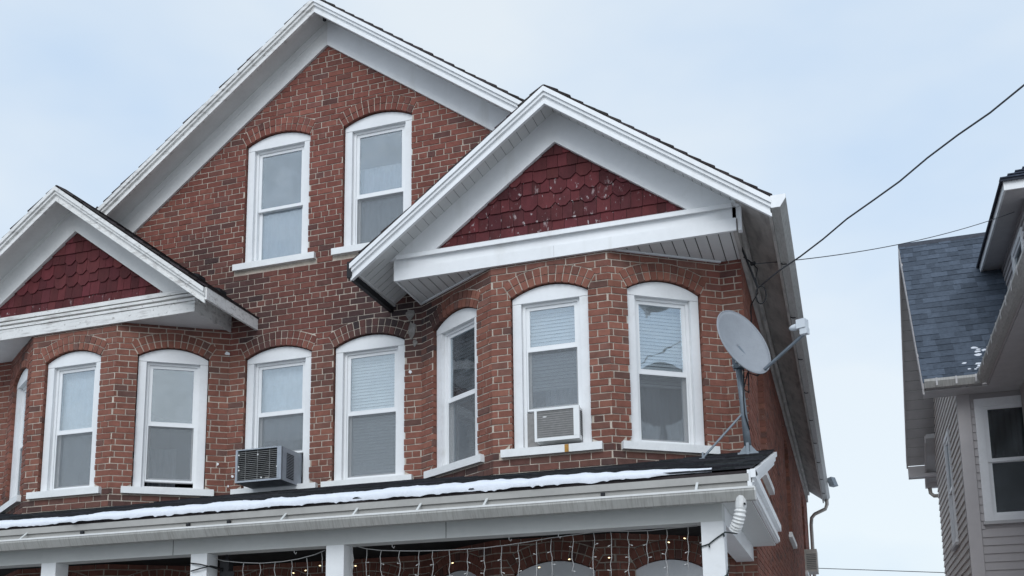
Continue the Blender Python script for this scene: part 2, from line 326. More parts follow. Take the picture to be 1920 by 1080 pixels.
SINGLE = []        # (pixel size, wall index, prism args, colour)
WALLS = []
def brick_wall(name, face, s0, s1, z0, z1, ops, lines=(), phase=0.):
    """lines: half planes a*s+b*z<=c that bound the wall"""
    # the mortar sheet with its openings
    outer = [(s0, z0), (s1, z0), (s1, z1), (s0, z1)]
    for ln in lines: outer = clip(outer, *ln)
    mb = MB(); loops = [outer]+[o.outline()[::-1] for o in ops]
    flat = [p for l in loops for p in l]
    tris = tessellate_polygon([[Vector((p[0], p[1], 0)) for p in l] for l in loops])
    mb.v = [tuple(face.P(a, z, -.007)) for a, z in flat]
    for t in tris:
        a, b_, c_ = [flat[i] for i in t]
        ccw = (b_[0]-a[0])*(c_[1]-a[1])-(c_[0]-a[0])*(b_[1]-a[1]) > 0
        mb.f.append(tuple(t) if ccw else tuple(t)[::-1]); mb.c.append(None)
    linings = []
    for o in ops:                                                   # lining of the reveals
        ol = o.outline(); rv = MB(); linings.append(rv)
        for i in range(len(ol)):
            p, q = ol[i], ol[(i+1) % len(ol)]
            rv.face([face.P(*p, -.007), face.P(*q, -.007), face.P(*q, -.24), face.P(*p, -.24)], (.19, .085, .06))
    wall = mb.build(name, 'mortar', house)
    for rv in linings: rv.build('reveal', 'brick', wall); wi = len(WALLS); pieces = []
    j = .0116
    nrow = int((z1-z0)/CH)+1
    for r in range(nrow):
        za = z0+r*CH; zb = min(za+CH-j, z1)
        if zb-za < .015: continue
        za += rnd(-.0015, .0015)
        header = (round(za/CH) % 7 == 3)
        L = BL/2 if header else BL
        x = s0-L*(.5 if (round(za/CH) % 2) else 0)-phase
        if header: x = s0-L*.5-phase
        row = []
        while x < s1:
            l = L+rnd(-.006, .006)
            a, b_ = max(x, s0), min(x+l-j, s1)
            if b_-a > .02: row.append((a, b_))
            x += l
        hs = [(o, o.half(za), o.half(zb), o.half((za+zb)/2)) for o in ops if za < o.cor]
        crowns = [o for o in ops if za >= o.cor and za < o.top+.01]
        for a, b_ in row:
            over = next((o for o in crowns if a < o.c+o.Ro*.8 and b_ > o.c-o.Ro*.8 and abs((a+b_)/2-o.c) < o.hw*1.6), None)
            if over:                                                # cut to the curve of the arch below
                n = 5; low = []
                for q in range(n):
                    x_ = a+(b_-a)*q/(n-1); rr = over.Ro**2-(x_-over.c)**2
                    low.append((x_, max(za, over.zc+math.sqrt(max(rr, 0))+.006)))
                if min(p[1] for p in low) > zb-.006: continue
                poly = [(x_, min(z_, zb-.001)) for x_, z_ in low]+[(b_, zb), (a, zb)]
                for ln in lines: poly = clip(poly, *ln)
                if len(poly) >= 3 and area(poly) > .0003: pieces.append((poly, rnd(-.0025, .0025)))
                continue
            parts = [(a, b_, a, b_)]                                # low-left, low-right, high-left, high-right
            for o, h0, h1, hm in hs:
                if h0 < 0 and h1 < 0 and hm < 0: continue
                g = .007
                h0_, h1_ = (h0 if h0 >= 0 else max(hm, 0)), (h1 if h1 >= 0 else max(0, hm*.4))
                if abs(h0_-h1_) > .2: h0_ = h1_ = max(h0_, h1_, hm) if (h0 > o.hw or h1 > o.hw) else max(h0_, h1_)
                new = []
                for (a0, b0, a1, b1) in parts:
                    l0, l1 = o.c-h0_-g, o.c-h1_-g; r0, r1 = o.c+h0_+g, o.c+h1_+g
                    if b0 <= l0 and b1 <= l1 or a0 >= r0 and a1 >= r1: new.append((a0, b0, a1, b1)); continue
                    if a0 < l0 or a1 < l1:
                        q = (a0, min(b0, max(l0, a0)), a1, min(b1, max(l1, a1)))
                        if max(q[1]-q[0], q[3]-q[2]) > .018: new.append(q)
                    if b0 > r0 or b1 > r1:
                        q = (max(a0, min(r0, b0)), b0, max(a1, min(r1, b1)), b1)
                        if max(q[1]-q[0], q[3]-q[2]) > .018: new.append(q)
                parts = new
            for (a0, b0, a1, b1) in parts:
                w = .0016; poly = [(a0+rnd(-w, w), za+rnd(-w, w)), (b0+rnd(-w, w), za+rnd(-w, w)), (b1+rnd(-w, w), zb+rnd(-w, w)), (a1+rnd(-w, w), zb+rnd(-w, w))]
                for ln in lines: poly = clip(poly, *ln)
                if len(poly) < 3 or area(poly) < .0004: continue
                pieces.append((poly, rnd(-.0025, .0025)))
    for o in [q for q in ops if q.ring]:                              # two rings of rowlocks over each opening
        th = math.asin(o.hw/o.R)
        for ring in range(2):
            ra = o.R+ring*(o.T+.004)+.003; rb = ra+o.T-.006; n = max(9, round(2*th*o.R/.068)); gap = .0108/ra
            for i in range(n):
                t0 = -th+2*th*i/n+gap/2; t1 = -th+2*th*(i+1)/n-gap/2; e = rnd(-.003, .003)
                poly = [(o.c+ra*math.sin(t0), o.zc+ra*math.cos(t0)), (o.c+ra*math.sin(t1), o.zc+ra*math.cos(t1)), (o.c+(rb+e)*math.sin(t1), o.zc+(rb+e)*math.cos(t1)), (o.c+(rb+e)*math.sin(t0), o.zc+(rb+e)*math.cos(t0))]
                for ln in lines: poly = clip(poly, *ln)
                if len(poly) < 3 or area(poly) < .0004: continue
                pieces.append((poly[::-1], .002+rnd(-.002, .002)))
    for poly, d in pieces:
        ce = (sum(p[0] for p in poly)/len(poly), sum(p[1] for p in poly)/len(poly)); P = face.P(*ce)
        deep = min([abs(abs(p[0]-o.c)-o.hw) for o in ops for p in poly if o.zb-.1 < ce[1] < o.top]+[9])
        dep = (.22 if P.y > .3 else .125) if deep < .12 else .03
        SINGLE.append([0, wi, face, poly, d, dep, brick_col(P), P])
    WALLS.append(wall); return wall

Z0, ZT = 0.1, 5.885
ZB2, ZS2 = 3.974, 5.513
W_MAIN = .425
def mainwin(x, zb, zs): return Opening(x, W_MAIN, zb, zs)
MAIN_OPS = [mainwin(s*.573, ZB2, ZS2) for s in (-1, 1)]+[mainwin(s*.6495, 6.683, 8.192) for s in (-1, 1)]+[mainwin(s*.573, 1.2, 2.77) for s in (-1, 1)]
for s in (-1, 1):
    for za_, zb_ in ((1.0, 2.9), (3.9, 5.75)): MAIN_OPS.append(Hole(s*(E0+E3)/2, (E3-E0)/2-.02, za_, zb_))
G_AP = 9.33                                                           # top of the gable brickwork, hidden behind the frieze
brick_wall('wall', FRONT, -4.63, 4.63, Z0, 9.4, MAIN_OPS, [(SL, 1, G_AP), (-SL, 1, G_AP)])
# bays: left-cant, front, right-cant faces on both halves
BAY = []
for sgn in (1, -1):
    pts = [(E0, 0), (E1, -BD), (E2, -BD), (E3, 0)]
    if sgn < 0: pts = [(-x, y) for x, y in pts][::-1]
    for i in range(3):
        f = Face(pts[i], pts[i+1])
        ctr = f.L/2
        if i == 0: ctr = (.615 if sgn > 0 else f.L-.59)
        if i == 1: ctr = (.595 if sgn > 0 else .59)
        if i == 2: ctr = (.585 if sgn > 0 else .628)
        hw = .385
        ops = [Opening(ctr, hw, ZB2, ZS2, .108), Opening(ctr, hw, 1.2, 2.77, .108)]
        brick_wall('bay_wall', f, .0, f.L, Z0, ZT, ops, phase=.03*i)
        BAY.append((sgn, i, f, ctr, hw))
SIDE = Face((E4, 0), (E4, DEPTH))
SIDE_OPS = [Opening(1.76, .48, 4.0, 5.45), Opening(6.5, .55, 4.0, 5.45), Opening(11.6, .55, 4.0, 5.45)]
brick_wall('side_wall', SIDE, .0, DEPTH, Z0, 6.2, SIDE_OPS)
# unseen walls that close the building
b = MB(); b.box(-E4, E4, DEPTH-.1, DEPTH, 0, 5.9); b.prism(FRONT, [(-E4, 5.9), (E4, 5.9), (0, 9.3)], -DEPTH+.1, -DEPTH); b.box(-E4, -E4+.1, .01, DEPTH, 0, 6.1); b.build('back_wall', 'brick', house)
# floors inside keep the rooms dark
b = MB(); b.box(-E4+.15, E4-.15, .35, DEPTH-.2, 3.0, 3.1); b.box(-E4+.15, E4-.15, .35, DEPTH-.2, 5.95, 6.05); b.box(-.05, .05, .35, DEPTH-.2, 3.1, 5.95); b.box(-.05, .05, .35, DEPTH-.2, 6.05, 9.2)
b.box(-E4+.15, E4-.15, 3.4, 3.5, .2, 9.2-3.2); b.build('partition', 'room', house)

# the 300 bricks that show largest are objects of their own, the rest of each wall one part
def visible_size(face, poly, P):
    if not (3.95 < P.z < 9.3) or face.n.dot((CAM-P).normalized()) < .12: return 0
    px = [project(face.P(*p)) for p in poly]
    if any(x < 5 or x > 1915 or y < 5 or y > 1075 for x, y in px): return 0
    if P.y > .3: return 0
    if P.x > 4.05 and P.z < 5.05 and P.y > -.5: return 0                # behind the dish
    return area(px)
for s in SINGLE: s[0] = visible_size(s[2], s[3], s[7])
order = sorted(range(len(SINGLE)), key=lambda i: -SINGLE[i][0])
chosen = set(order[:300])
rest = [MB() for _ in WALLS]
for i, (sz, wi, face, poly, d, dep, c, P) in enumerate(SINGLE):
    if i in chosen and sz > 0:
        m = MB(); m.prism(face, poly, d, -dep, c, back=False); m.build('brick', 'brick', WALLS[wi])
    else: rest[wi].prism(face, poly, d, -dep, c, back=False)
for wi, m in enumerate(rest):
    if m.f: o = m.build('brickwork', 'brick', house); o['kind'] = 'stuff'

# ------------------------------------------------------------------ windows
def window(face, ctr, hw, zb, zs, rise=.108, split=.5, screen=True, lower_open=0., double_rail=False, lower=True, sillm='sill', raise_sash=0., inset=.045):
    cw = .088; d0 = -inset; zt = zs-.055                               # casing width, casing front, head of the opening
    R = (hw*hw+rise*rise)/(2*rise); zc = zs+rise-R; th = math.asin(min(1, hw/R)); n = 16
    m = MB()
    for a0, a1 in ((ctr-hw, ctr-hw+cw), (ctr+hw-cw, ctr+hw)): m.fbox(face, a0, a1, zb, zt-.003, d0, d0-.13)
    arc = [(ctr+(R-.004)*math.sin(th-2*th*i/n), zc+(R-.004)*math.cos(th-2*th*i/n)) for i in range(n+1)]
    m.prism(face, [(ctr-hw, zt), (ctr+hw, zt)]+arc, d0+.003, d0-.13)
    win = m.build('window', 'white', house)
    a0, a1 = ctr-hw+cw, ctr+hw-cw
    m = MB(); m.ring(face, a0+.001, a1-.001, zb+.001, zt-.001, .030, d0-.045, d0-.135, wb=.03, wt=.026); m.build('frame', 'vinyl', win)
    a0 += .031; a1 -= .031; z0, z1 = zb+.032, zt-.028; zm = z0+(z1-z0)*(1-split); sw = .038
    m = MB(); m.ring(face, a0, a1, zm-.018, z1, sw, d0-.062, d0-.092, wb=.036, wt=.034); m.build('sash', 'vinyl', win)
    m = MB(); m.fbox(face, a0+sw, a1-sw, zm+.018, z1-.034, d0-.074, d0-.078); m.build('glass', 'glass', win)
    if double_rail:                                                    # storm sash with an extra rail
        m = MB(); m.fbox(face, a0+.01, a1-.01, zm-.33, zm-.29, d0-.058, d0-.075); m.build('storm_rail', 'vinyl', win)
    if lower:
        lz0 = z0+raise_sash
        m = MB(); m.ring(face, a0, a1, lz0, zm+.017, sw, d0-.098, d0-.128, wb=.045, wt=.034); m.build('sash', 'vinyl', win)
        m = MB(); m.fbox(face, a0+sw, a1-sw, lz0+.045, zm-.017, d0-.111, d0-.115); m.build('glass', 'glass', win)
    if screen:
        zs0 = z0+raise_sash
        m = MB(); m.fbox(face, a0+.016, a1-.016, zs0+.018, zm-.02, d0-.060, d0-.062); m.build('screen', 'screen', win)
        m = MB(); m.ring(face, a0+.001, a1-.001, zs0, zm-.019, .016, d0-.056, d0-.066, wb=.02); m.build('screen_frame', 'vinyl', win)
    m = MB(); sp = .047
    m.prism(face, [(ctr-hw-.115, zb-.078), (ctr+hw+.115, zb-.078), (ctr+hw+.115, zb-.002), (ctr-hw-.115, zb-.002)], sp, -.14); s = m.build('sill', sillm, win)
    return win, (a0, a1, zb, zt, zm, d0-.155)

WIN = {}
WIN['ML'] = window(FRONT, -.573, W_MAIN, ZB2, ZS2, raise_sash=.36, split=.40)
WIN['MR'] = window(FRONT, .573, W_MAIN, ZB2, ZS2, split=.47)
WIN['AL'] = window(FRONT, -.6495, W_MAIN, 6.683, 8.192, screen=False, split=.52)
WIN['AR'] = window(FRONT, .6495, W_MAIN, 6.683, 8.192, split=.55, screen=True)
for s in (-1, 1): window(FRONT, s*.573, W_MAIN, 1.2, 2.77, screen=False)
for sgn, i, f, ctr, hw in BAY:
    k = ('R' if sgn > 0 else 'L')+str(i)
    opt = {}
    if k == 'R1': opt = dict(raise_sash=.36, split=.30, screen=True)
    if k == 'L2': opt = dict(raise_sash=.06, split=.48)
    if k == 'L1': opt = dict(split=.52)
    WIN[k] = window(f, ctr, hw, ZB2, ZS2, **opt)
    window(f, ctr, hw, 1.2, 2.77, screen=False)
for o in SIDE_OPS: window(SIDE, o.c, o.hw, 4.0, 5.45, screen=False, inset=.2)
WALL_FACE = dict(ML=FRONT, MR=FRONT, AL=FRONT, AR=FRONT, **{('R' if s > 0 else 'L')+str(i): f for s, i, f, _, _ in BAY})

# blinds and curtains hang inside: things of their own
def blind(key, z_lo, label, m='blind', pitch=.036, tilt=.018, name='window_blind', top=None):
    face = WALL_FACE[key]; a0, a1, zb, zt, zm, d = WIN[key][1]; top = top or zt
    root = empty(name, face.P((a0+a1)/2, z_lo, d)); tag(root, label, 'blind', 'blinds behind the window glass')
    def put(mb, n):
        o = mb.build(n, m, None); o.parent = root; o.matrix_parent_inverse = Matrix.Translation(-root.location)
    h = MB(); h.fbox(face, a0-.01, a1+.01, top-.045, top, d+.02, d-.02); put(h, 'head_rail')
    z = top-.06
    while z > z_lo:
        s = MB(); w = .017; e = rnd(-.001, .001)
        s.v = [tuple(face.P(a, zz, dd)) for a, zz, dd in ((a0, z-tilt+e, d+.008), (a1, z-tilt, d+.008), (a1, z+tilt, d-.008), (a0, z+tilt+e, d-.008), (a0, z-tilt+e-.001, d+.006), (a1, z-tilt-.001, d+.006), (a1, z+tilt-.001, d-.010), (a0, z+tilt+e-.001, d-.010))]
        s.f = [(0, 1, 2, 3), (7, 6, 5, 4), (0, 4, 5, 1), (2, 6, 7, 3), (1, 5, 6, 2), (3, 7, 4, 0)]; s.c = [None]*6
        put(s, 'slat'); z -= pitch
    h = MB(); h.fbox(face, a0, a1, z_lo-.03, z_lo-.005, d+.012, d-.012); put(h, 'bottom_rail')
    for q in (.18, .82):
        h = MB(); h.fbox(face, a0+(a1-a0)*q, a0+(a1-a0)*q+.003, z_lo-.02, top-.04, d+.014, d+.012); put(h, 'cord')
    return root
def curtain(key, z_lo, z_hi, label, m='curtain', amp=.018, folds=7, a_lo=0., a_hi=1., back=0.):
    face = WALL_FACE[key]; a0, a1, zb, zt, zm, d = WIN[key][1]; d -= back; w = a1-a0; n = folds*8
    mb = MB(); ph = rnd(0, 6)
    rows = 6
    for r in range(rows+1):
        z = z_lo+(z_hi-z_lo)*r/rows
        for i in range(n+1):
            t = i/n; a = a0+w*(a_lo+(a_hi-a_lo)*t)
            mb.v.append(tuple(face.P(a, z+(.01*math.sin(9*t+ph) if r == 0 else 0), d+amp*(.4+.6*(1-r/rows))*math.sin(2*math.pi*folds*t+ph+.5*math.sin(3*r/rows+ph)))))
    for r in range(rows):
        for i in range(n):
            k = r*(n+1)+i; mb.f.append((k, k+1, k+n+2, k+n+1)); mb.c.append(None)
    o = mb.build('curtain', m, None, smooth=True)
    sm = o.modifiers.new('thickness', 'SOLIDIFY'); sm.thickness = .003
    return tag(o, label, 'curtain', 'curtains behind the window glass')
blind('MR', 4.02, 'closed white slatted blind in the window right of the boxy grey air conditioner')
blind('R0', 4.03, 'aged grey slatted blind in the narrow angled window beside the white blind', m='blind', tilt=.0185, pitch=.042)
blind('R1', 4.62, 'white slatted blind pulled above the small white air conditioner')
blind('R2', 4.62, 'white slatted blind half drawn in the bay window beside the satellite dish', tilt=.0175)
blind('L0', 4.05, 'pale slatted blind in the bay window at the far end of the brick front', pitch=.05)
curtain('L1', 4.0, 5.44, 'pale flat curtain filling the window between two bay corners of the peeling gable', folds=3, amp=.010)
curtain('ML', 4.55, 5.44, 'pale curtain above the boxy grey air conditioner', folds=4, amp=.012)
curtain('ML', 4.2, 4.68, 'grey cloth hanging low behind the boxy grey air conditioner', folds=5, m='curtain', back=.35)
curtain('AL', 6.72, 7.40, 'sheer white curtain in the lower half of the attic window under the taller slope', folds=5, m='lace')
curtain('AR', 7.35, 7.72, 'lace curtain across the middle of the attic window beside the clad gable', folds=9, m='lace')
curtain('AR', 6.72, 7.34, 'patterned cafe curtain in the lower half of the attic window beside the clad gable', folds=9, m='curtain', back=.03)
curtain('R1', 4.25, 4.66, 'sheer cloth just above the small white air conditioner', folds=8, m='lace', a_lo=.3, back=.03)
curtain('R2', 4.05, 4.62, 'loose sheer cloth under the half drawn blind', folds=6, m='lace', back=.05)
curtain('L2', 4.05, 4.55, 'dark bundle of cloth low behind the slightly raised sash', folds=5, m='lace', a_lo=.0, a_hi=.6, back=.35)

def blot(face, a, z, r, m, name, d=.006, n=11, sx=1., sz=1.):
    mb = MB(); poly = [(a+math.cos(i*2*math.pi/n)*r*sx*rnd(.55, 1.2), z+math.sin(i*2*math.pi/n)*r*sz*rnd(.55, 1.2)) for i in range(n)]
    mb.prism(face, poly, d, -.004); mb.build(name, m, house)
for a, z, r in ((1.08, 5.12, .022), (-1.12, 4.13, .020), (-1.17, 4.02, .014)): blot(FRONT, a, z, r, 'white', 'paint_blob')
L2F = WALL_FACE['L2']
for a, z, r in ((1.16, 4.28, .018), (1.22, 5.60, .028)): blot(L2F, a, z, r, 'white', 'paint_blob')
for a, z, r, sz in ((1.10, 5.60, .05, 2.4), (1.07, 5.78, .05, 1.6), (1.13, 5.45, .03, 1.5)): blot(FRONT, a, z, r, 'mortarpatch', 'mortar_patch', sz=sz)

# ------------------------------------------------------------------ main roof
def rcol(base, a=.65, b_=1.3):
    t = rnd(a, b_); return tuple(x*t*rnd(.94, 1.06) for x in base)
ASPH = (.050, .042, .043)
def slope_courses(mb, xa, za, xb, zb, y0, y1, base=ASPH, exp=.15, rag=.011):
    """overlapping shingle courses from eave (xa,za) up to ridge (xb,zb), running in Y"""
    L = math.hypot(xb-xa, zb-za); n = int(L/exp); ux, uz = (xb-xa)/L, (zb-za)/L; nx, nz = -uz, ux
    if nz < 0: nx, nz = -nx, -nz
    for i in range(n):
        a, e = i*L/n, min((i+1.6)*L/n, L)
        p = [(a-.012, .026), (e, .008), (e, -.004), (a-.012, .004)]
        j = rnd(-rag, rag); yy = [y0+j, y1]
        k = len(mb.v)
        for y in yy: mb.v += [(xa+ux*q+nx*h, y, za+uz*q+nz*h) for q, h in p]
        for f in ((0, 1, 5, 4), (1, 2, 6, 5), (2, 3, 7, 6), (3, 0, 4, 7), (3, 2, 1, 0), (4, 5, 6, 7)): mb.f.append(tuple(k+q for q in f)); mb.c.append(rcol(base))
def slab(mb, xa, za, xb, zb, y0, y1, t=.055, top=0.):
    k = len(mb.v); P = [(xa, za+top), (xb, zb+top), (xb, zb+top-t), (xa, za+top-t)]
    for y in (y0, y1): mb.v += [(x, y, z) for x, z in P]
    for f in ((0, 1, 5, 4), (1, 2, 6, 5), (2, 3, 7, 6), (3, 0, 4, 7), (3, 2, 1, 0), (4, 5, 6, 7)): mb.f.append(tuple(k+q for q in f)); mb.c.append(None)
XE = 4.996
for s in (1, -1):
    mb = MB()
    slab(mb, s*XG, ZR(XG), 0, ZR(0), YM+.01, DEPTH+.2, top=-.012); slab(mb, s*XE, ZE, s*XG, ZR(XG), YF+.01, DEPTH+.2, top=-.012)
    slab(mb, s*(2*XG-XE), ZE, s*XG, ZR(XG), YF+.01, .0, top=-.012)
    for i in range(len(mb.c)): mb.c[i] = ASPH
    slope_courses(mb, s*XG, ZR(XG), 0, ZR(0), YM-.02, DEPTH+.2); slope_courses(mb, s*XE, ZE, s*XG, ZR(XG), YF-.02, DEPTH+.2)
    slope_courses(mb, s*(2*XG-XE-.02), ZE-.015, s*XG, ZR(XG), YF-.02, -.001)
    mb.build('roof', 'asphalt', house)
# lifted shingle tab at the worn end of the left slope and step flashing lumps
mb = MB()
for x in (-3.16, -3.02): mb.prism(FRONT, [(x-.13, ZR(x-.13)), (x+.1, ZR(x+.1)), (x+.09, ZR(x+.1)+.05), (x-.11, ZR(x-.13)+.03)], .36, .1, (.05, .045, .045))
mb.build('lifted_shingle', 'asphalt', house)
mb = MB()
for x in (-1.62, -1.32): z = ZR(2*XG-abs(x)); mb.prism(FRONT, [(x-.05, z), (x+.04, z-.03), (x+.03, z+.05), (x-.04, z+.07)], .14, .0, (.03, .03, .032))
mb.build('flashing', 'asphalt', house)

def rake(name, m, x_ap, x_end, zfun, y_front, thick=.03, hi=-.018, lo=-.185, crown=True):
    """fascia board along a rake, mitred at the apex"""
    mb = MB()
    mb.prism(FRONT, [(x_ap, zfun(x_ap)+hi), (x_end, zfun(x_end)+hi), (x_end, zfun(x_end)+lo), (x_ap, zfun(x_ap)+lo)], -y_front, -(y_front+thick))
    if crown:
        xe = x_end+(.012 if x_end > x_ap else -.012)
        for h, l, o in ((hi+.001, hi-.05, .045), (hi-.052, hi-.085, .026), (lo+.03, lo-.002, .012)):
            mb.prism(FRONT, [(x_ap, zfun(x_ap)+h), (xe, zfun(xe)+h), (xe, zfun(xe)+l), (x_ap, zfun(x_ap)+l)], -(y_front-o), -(y_front+.001))
    return mb.build(name, m, house)
def frieze(name, m, x_ap, x_end, zfun, y, hi, lo, zcut=None, thick=.03):
    poly = [(x_ap, zfun(x_ap)+hi), (x_end, zfun(x_end)+hi), (x_end, zfun(x_end)+lo), (x_ap, zfun(x_ap)+lo)]
    if zcut is not None: poly = clip(poly, 0, -1, -zcut)
    mb = MB(); mb.prism(FRONT, poly, -y, -(y+thick)); return mb.build(name, m, house)
def panels_slope(name, m, mg, x_ap, x_end, zfun, y0, y1, drop=.088, w=.105, panel='soffit_panel', start=.0):
    """soffit under a rake: a dark groove sheet with separate panels below it"""
    bk = MB(); s = 1 if x_end > x_ap else -1
    bk.prism(FRONT, [(x_ap, zfun(x_ap)-drop+.012), (x_end, zfun(x_end)-drop+.012), (x_end, zfun(x_end)-drop+.006), (x_ap, zfun(x_ap)-drop+.006)], -y0, -y1)
    sh = bk.build(name, mg, house); sx = w/math.hypot(1, SL); x = x_ap+s*start
    while s*(x_end-x) > .02:
        xa, xb = x+s*.0025, x+s*min(sx-.0025, abs(x_end-x))
        p = MB(); p.prism(FRONT, [(xa, zfun(xa)-drop), (xb, zfun(xb)-drop), (xb, zfun(xb)-drop+.005), (xa, zfun(xa)-drop+.005)], -y0, -y1); p.build(panel, m, sh)
        x += s*sx
# main gable: worn boards on the left slope, cladding on the right one
rake('fascia', 'oldwhite', 0, -4.2, ZR, YM); rake('fascia', 'clad', 0, 3.05, ZR, YM)
frieze('frieze', 'oldboard', 0, -4.0, ZR, -.03, -.085, -.40, thick=.035); frieze('frieze', 'clad', 0, 3.6, ZR, -.03, -.085, -.40, thick=.035)
mb = MB(); mb.prism(FRONT, [(0, ZR(0)-.086), (-4.2, ZR(4.2)-.086), (-4.2, ZR(4.2)-.07), (0, ZR(0)-.07)], -(YM+.031), .0); mb.build('soffit', 'oldboard', house)
mb = MB(); mb.prism(FRONT, [(0, ZR(0)-.16), (-4.0, ZR(4.0)-.16), (-4.0, ZR(4.0)-.19), (0, ZR(0)-.19)], .036, .031); mb.build('frieze_moulding', 'oldboard', house)
panels_slope('soffit', 'soffit', 'groove', 0, 3.3, ZR, YM+.031, -.001)
mb = MB(); mb.tube([(.02, -.14, ZR(0)-.1), (.02, -.14, ZR(0)-.16)], .022, 8); mb.build('vent_plug', 'black', house)

# ------------------------------------------------------------------ bay gables
RED = (.102, .0225, .0255)
for s in (1, -1):
    clad = s > 0
    xg = s*XG
    zf = (lambda x, xg=xg: ZR(XG)-SL*abs(x-xg))
    half = XE-XG
    for d in (1, -1): rake('fascia', 'clad' if clad else 'oldwhite', xg, xg+d*half, zf, YF)
    ya = YF+.031
    m = 'clad' if clad else 'oldboard'
    ZTRI = 6.165
    for d in (1, -1): frieze('frieze', m, xg, xg+d*1.95, zf, YB-.02, -.085, -.408, zcut=6.10, thick=.05)
    if not clad:
        for d in (1, -1): frieze('frieze_moulding', m, xg, xg+d*1.75, zf, YB-.026, -.085, -.125, thick=.02)
    # shingled triangle: every shake a piece
    bk = MB(); bk.prism(FRONT, [(xg-1.75, 6.0), (xg+1.75, 6.0), (xg, ZR(XG)-.12)], -(YB+.035), -(YB+.06)); gable = bk.build('gable', 'groove', house)
    rowh = .140; z = ZTRI-.02; row = 0
    while z < 7.12:
        x = xg-1.5+rnd(-.1, 0)
        shaped = 2 <= row <= 4
        while x < xg+1.5:
            hexed = shaped and random.random() < .62
            w = rnd(.145, .185) if hexed else (rnd(.085, .125) if shaped else rnd(.085, .155))
            a, c_ = x+.002, x+w-.002; h = rowh*1.5; cut = min(.05, w*.31)
            j = rnd(-.004, .004)
            if hexed: poly = [(a, z+cut+j), (a+cut, z+j), (c_-cut, z+j), (c_, z+cut+j), (c_, z+h), (a, z+h)]
            else: poly = [(a, z+j+(.03 if shaped else 0)), (c_, z+j+(.03 if shaped else 0)+rnd(-.004, .004)), (c_, z+h), (a, z+h)]
            x += w
            zl = lambda q: zf(q)-.395
            poly = clip(poly, SL, 1, zf(xg)-.395+SL*xg); poly = clip(poly, -SL, 1, zf(xg)-.395-SL*xg) if poly else poly
            if len(poly) < 3 or area(poly) < .0006: continue
            t = rnd(.68, 1.28); c0 = tuple(q*t*rnd(.94, 1.06) for q in RED)
            pb = MB()
            if sum(poly[i][0]*poly[(i+1) % len(poly)][1]-poly[(i+1) % len(poly)][0]*poly[i][1] for i in range(len(poly))) < 0: poly = poly[::-1]
            n = len(poly); zlo = min(p[1] for p in poly)
            fr = [(a_, YB+.012+(b_-z)*.10, b_) for a_, b_ in poly]; bkp = [(a_, YB+.021+(b_-z)*.10, b_) for a_, b_ in poly]
            pb.v = fr+bkp; pb.f = [tuple(range(n)), tuple(range(2*n-1, n-1, -1))]+[(i, n+i, n+(i+1) % n, (i+1) % n) for i in range(n)]; pb.c = [c0]*len(pb.f)
            pb.build('shingle', 'wornshake' if clad and row < 4 or row == 0 else 'shake', gable)
        z += rowh; row += 1
    # cornice beam below the shingles, ledge above it
    x0, x1 = xg-1.732, xg+1.732
    mb = MB()
    mb.box(x0, x1, YB-.055, YB-.02, 5.862, 5.985); mb.box(x0-.012, x1+.012, YB-.03, YB+.03, 5.9855, 6.10)
    mb.prism(Face((0, 0), (0, 1)), [(YB-.075, 6.085), (YB-.004, 6.101), (YB-.004, 6.168), (YB-.075, 6.128)], x0-.0+.03, x1-.03)
    if not clad: mb.box(x0-.005, x1+.005, YB-.066, YB-.031, 5.99, 6.02); mb.box(x0-.005, x1+.005, YB-.074, YB-.031, 6.04, 6.07)
    if clad: mb.box(x1+.0125, x1+.05, YB-.028, YB+.04, 5.87, 6.10); mb.box(x1-.029, x1+.051, YB-.05, YB+.04, 6.1005, 6.24)
    mb.build('cornice', 'clad' if clad else 'oldwhite', house)
    if clad:
        for xj in (xg-.02,): mb = MB(); mb.box(xj, xj+.003, YB-.0565, YB-.0555, 5.864, 5.983); mb.build('joint', 'greysoffit', house)
    # box ends running back to the wall
    for xe, dd in ((x0, -1), (x1, 1)):
        mb = MB(); mb.box(min(xe, xe-dd*.02), max(xe, xe-dd*.02), YB-.018, -.002, 5.864, 6.17); mb.build('cornice_return', 'clad' if clad else 'oldwhite', house)
    # soffits
    if clad:
        for d in (1, -1): panels_slope('soffit', 'soffit', 'groove', xg, xg+d*1.81, zf, ya, YB-.021)
        for d in (-1,):                                                  # sloped eave soffit by the corner
            bk = MB(); xa, xb = xg+d*1.752, xg+d*(half+.0)
            bk.prism(FRONT, [(xa, zf(xa)-.072), (xb, zf(xb)-.072), (xb, zf(xb)-.066), (xa, zf(xa)-.066)], -(YB-.021), .002); sh = bk.build('soffit', 'groove', house)
            y = ya
            while y < -.02:
                p = MB(); y2 = min(y+.10, -.003); p.prism(FRONT, [(xa+d*.001, zf(xa)-.088), (xb, zf(xb)-.088), (xb, zf(xb)-.08), (xa, zf(xa)-.08)], -y-.003, -y2+.003); p.build('soffit_panel', 'soffit', sh); y += .105
        bk = MB(); bk.box(x0+.021, x1-.021, YB-.019, -.003, 5.893, 5.90); sh = bk.build('soffit', 'groove', house)
        x = x0+.022
        while x < x1-.03:
            p = MB(); xx = min(x+.105, x1-.022); p.box(x+.003, xx-.003, YB-.019, -.004, 5.880, 5.888); p.build('soffit_panel', 'soffit', sh); x += .109
        for (p, q) in (((E0, 0), (E1, -BD)), ((E2, -BD), (E3, 0))):
            mb = MB(); f = Face(p, q); mb.fbox(f, .0, f.L, 5.866, 5.887, .022, .001); mb.build('soffit_trim', 'clad', house)
    else:
